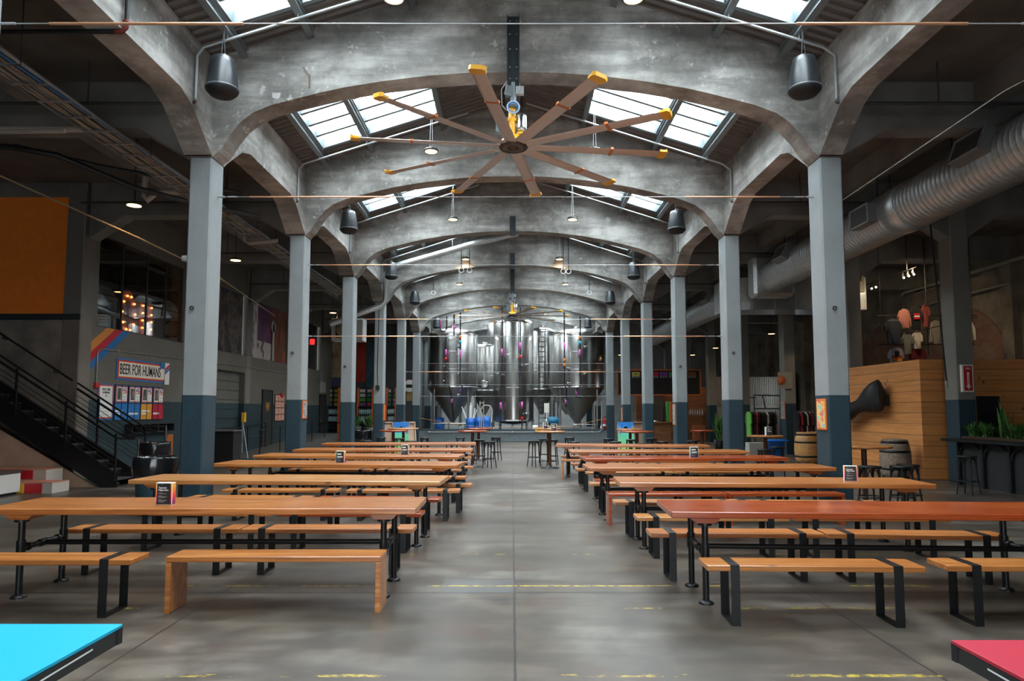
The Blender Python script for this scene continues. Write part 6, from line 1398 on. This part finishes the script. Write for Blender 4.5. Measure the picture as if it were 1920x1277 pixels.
plant('potted palm-like plant right of the third right column', PX(1345, 28.5), 28.5, 0, 1.5, 46, seed=77, wide=.5, up=.3)

# ================================================================== OVERHEAD SERVICES
def wire(label, y, z, xa, xb, tubes):
    t = thing('tension_wire', label, 'wire', (0, y, 0), 0, 'wires stretched across the nave')
    MB().tube([(xa, 0, z), (xb, 0, z)], .006, 6).build('steel_wire', plain('galv wire', (.45, .46, .46), .35, .6), t)
    for a, b in tubes: MB().tube([(a, 0, z), (b, 0, z)], .013, 8).build('copper_tube', COPPER, t)
    for x, s in ((xa, 1), (xb, -1)): MB().tube([(x, 0, z), (x+s*.1, 0, z)], .016, 8).tube([(x+s*.16, 0, z), (x+s*.3, 0, z)], .012, 6).build('turnbuckle', GREY, t)
wire('wire with copper tubes, highest and nearest across the nave', ROW(0)+.2, 5.14, -4.81, 4.89, [(-4.2, -2.45), (2.55, 4.1)])
wire('wire with copper tubes between the nearest nave columns', ROW(1)+.25, 5.12, -4.81, 4.89, [(-4.3, -2.0), (2.8, 4.35)])
wire('wire with copper tubes between the second nave columns', ROW(2)+.25, 5.05, -4.81, 4.89, [(-4.5, -2.85), (2.9, 4.4)])
wire('low wire with copper tubes between the second nave columns', ROW(2)+.3, 3.37, -4.81, 4.89, [(-4.55, -4.0), (-3.7, -3.1), (-2.9, -2.3), (2.6, 3.7), (4.0, 4.5)])
wire('wire with copper tubes between the third nave columns', ROW(3)+.25, 4.42, -4.81, 4.89, [(-4.5, -2.6), (2.4, 4.3)])
wire('wire with copper tubes between the fourth nave columns', ROW(4)+.25, 4.42, -4.81, 4.89, [(-4.5, -2.9), (2.8, 4.3)])
wire('low thin wire between the fifth nave columns', ROW(5)+.25, 3.35, -4.81, 4.89, [(-4.2, -3.2), (2.9, 4.2)])
for i, (z, Y_) in enumerate(((4.05, 35.02), (2.95, 35.06), (2.35, 35.1))):
    wire('thin wire strung before the tanks, %s of three' % ['highest', 'middle', 'lowest'][i], Y_, z, -4.81, 4.89, [])
# sprinkler pipes following the roof slope
for n in range(0, 6):
    for s in (-1, 1):
        y = ROW(n)+4.18; xe = .3 if s > 0 else 1.0
        t = thing('sprinkler_pipe', 'white sprinkler pipe sloping under the %s roof slope, %s bay' % (SIDE[s], WORDB[n+1]), 'pipe', (0, 0, 0), 0, 'sprinkler pipes under the roof')
        zz = lambda x: roofz(x)-.24
        MB().tube([(s*NI(s)-s*.04, y, 6.3), (s*NI(s)-s*.04, y, zz(4.85)-.08), (s*4.68, y, zz(4.68)), (s*xe, y, zz(xe))], .021, 8).build('pipe', plain('light grey pipe', (.33, .36, .37), .4, .3), t)
        for x in (1.62, 3.27, 4.33): MB().tube([(s*x, y, zz(x)-.03), (s*x, y, roofz(x)-.13)], .007, 5).build('pipe_hanger', GREY, t)
        if n < 6: tag(MB().tube([(s*5.3, y, 6.25), (s*9.6, y, 6.25)], .03, 8).tube([(s*6.4, y, 6.25), (s*6.4, y, 6.9)], .012, 6).tube([(s*8.4, y, 6.25), (s*8.4, y, 6.9)], .012, 6).tube([(s*(NI(s)-.04), y, 6.32), (s*(NI(s)-.04), y, 6.27), (s*5.35, y, 6.25)], .022, 8).build('branch_pipe', plain('dark iron pipe', (.05, .055, .055), .5, .3)), 'dark sprinkler branch pipe across the %s aisle ceiling, %s bay' % (SIDE[s], WORDB[n+1]), 'pipe', 'branch pipes under the aisle ceilings')
# cable tray with bundles
t = thing('cable_tray', 'long bundle of grey and blue cables on a ladder tray, left aisle', 'cable tray', (-6.3, 0, 5.92)); m = MB()
m.box(-.25, -.235, 6.0, 25, -.04, -.01); m.box(.235, .25, 6., 25, -.04, -.01)
y = 6.
while y < 25: m.box(-.235, .235, y, y+.03, -.04, -.02); y += .5
m.build('tray', GALV, t)
rnd = random.Random(4)
for k in range(14):
    x = -.21+k*.032; c_ = [plain('tan cable', (.32, .26, .19), .6), plain('grey cable', (.22, .22, .21), .6), plain('blue cable', (.02, .16, .42), .5), plain('dark bundle', (.04, .04, .04), .6)][3 if k % 5 == 4 else (2 if k in (11, 12) else k % 2)]
    MB().tube([(x+rnd.uniform(-.012, .012), 6+q*1.26, rnd.uniform(-.005, .03)) for q in range(16)], .014, 6).build('cable', c_, t)
m = MB()
for y in (8, 11, 14, 17, 20, 23): MB().tube([(-.25, y, 1.03), (-.25, y, -.045), (.25, y, -.045), (.25, y, 1.03)], .008, 5).build('hanger', BLACKM, t)
# drain and service pipes on the left
for lb, pts, r, mt in (('pale drain pipe with a bend crossing the left aisle ceiling, nearest', [(-9.6, 10.2, 6.0), (-7.6, 10.2, 6.0), (-6.7, 10.25, 6.02)], .05, 'p'), ('pale pipe dropping and turning in the left aisle', [(-7.95, 9.6, 6.6), (-7.95, 9.6, 5.75), (-7.9, 9.6, 5.7), (-6.55, 9.6, 5.72)], .035, 'p'),
    ('pale trap pipe in the left aisle, second bay', [(-7.35, 13.2, 6.7), (-7.35, 13.2, 5.9), (-7.28, 13.2, 5.82), (-7.2, 13.2, 5.9), (-7.1, 13.2, 5.98), (-6.2, 13.2, 6.0)], .055, 'p'), ('pale trap pipe in the left aisle, third bay', [(-6.6, 16.4, 6.3), (-6.6, 16.4, 5.8), (-6.5, 16.4, 5.75), (-5.8, 16.4, 5.82)], .05, 'p'),
    ('thick black hose sagging under the left aisle ceiling', [(-9.8, 11.2, 6.1), (-8.6, 11.2, 6.12), (-7.9, 11.4, 6.05), (-7.0, 12.2, 5.75), (-6.2, 13.4, 5.75), (-5.6, 14.6, 5.9)], .05, 'k'), ('second black hose sagging beside the first', [(-8.6, 11.35, 6.2), (-7.6, 12.1, 6.12), (-6.6, 12.9, 6.14), (-5.6, 13.6, 6.1)], .035, 'k'),
    ('dark pipe running left from the red elbow at top left', [(-4.9, 8.0, 6.30), (-9.5, 8.0, 6.30)], .028, 'k'), ('dark upright pipe rising from the red elbow', [(-4.77, 8.0, 6.43), (-4.77, 8.0, 7.28)], .028, 'k'), ('long thin pipe sloping through the left aisle', [(-9.0, 11.4, 5.75), (-7.3, 13.0, 5.0), (-7.6, 17, 5.1), (-8.5, 24, 5.0)], .016, 'g')):
    tag(MB().tube(pts, r, 10).build('service_pipe', {'p': plain('pale drain pipe', (.38, .33, .28), .5), 'k': plain('black hose', (.012, .013, .015), .5), 'g': plain('dull gold pipe', (.30, .22, .12), .5)}[mt]), lb, 'pipe')
tag(MB().tube([(-4.9, 8.0, 6.30), (-4.82, 8.0, 6.30), (-4.77, 8.0, 6.35), (-4.77, 8.0, 6.42)], .028, 10).lathe([(.029, -.015), (.042, -.015), (.042, .015), (.029, .015)], (-4.77, 8.0, 6.42), 12).build('pipe_elbow', plain('red pipe fitting', (.16, .015, .012), .5)), 'red pipe elbow on the left girder near the top left', 'fitting')
# right aisle pipes & slanting rods
for lb, pts, r in (('long thin tie rod running back from the nearest right column', [(5.27, ROW(1)+.1, 5.0), (5.7, 7.6, 5.35), (6.2, 6.2, 5.5)], .008), ('pale pipe under the ceiling along the right wall', [(14.9, 17, 6.1), (14.9, 25.5, 6.1), (14.9, 25.6, 6.0)], .06), ('lower pale pipe on the right wall', [(15.13, 20.3, 5.5), (15.13, 25.3, 5.5)], .04)):
    tag(MB().tube(pts, r, 8).build('service_pipe', plain('olive grey pipe', (.22, .22, .19), .5)), lb, 'pipe')
# grey-silver exhaust duct rising across the fourth arch, left
tag(MB().tube([(-6.6, 24.3, 4.75), (-4.72, 24.35, 5.45), (-4.62, 24.35, 5.6), (-4.6, 24.35, 6.6), (-4.4, 24.35, 6.85), (-1.3, 24.35, 7.75), (.2, 24.35, 8.1)], .11, 14).tube([(-2.2, 24.35, 7.5), (-2.2, 24.35, 8.2)], .012, 6).tube([(-.3, 24.35, 8.0), (-.3, 24.35, 8.8)], .012, 6).build('exhaust_duct', GALV), 'silver round duct bending up across a far left arch', 'duct')
for i, (x, y) in enumerate(((-1.9, 24.8), (-1.6, 24.8), (-3.5, 29.6), (1.9, 25.0), (2.1, 25.0), (3.4, 29.6))):
    t = thing('cable_loop', 'coiled cable loop hanging under the far roof, %s' % ['left pair outer', 'left pair inner', 'leftmost', 'right pair inner', 'right pair outer', 'rightmost'][i], 'cable', (x, y, 6.9)); MB().tube([(0, 0, 0), (0, 0, roofz(x)-6.915)], .02, 6).build('strap', BLK, t); MB().tube([(.09*math.cos(2*PI*k/14), 0, -.08+.09*math.sin(2*PI*k/14)) for k in range(15)], .012, 6, False).build('coil', WHITEP, t)
t = thing('conduit_bracket', 'bent rusty bracket on the face of the nearest arch, left', 'bracket', (PX(563, 10.5)*1.0, ROW(1)-.01, 6.95)); MB().bar((-.1, 0, .22), (0, 0, .08), .03, .02).bar((0, 0, .1), (0, 0, -.12), .025, .02).build('strap', plain('rusty strap', (.16, .11, .08), .7), t)
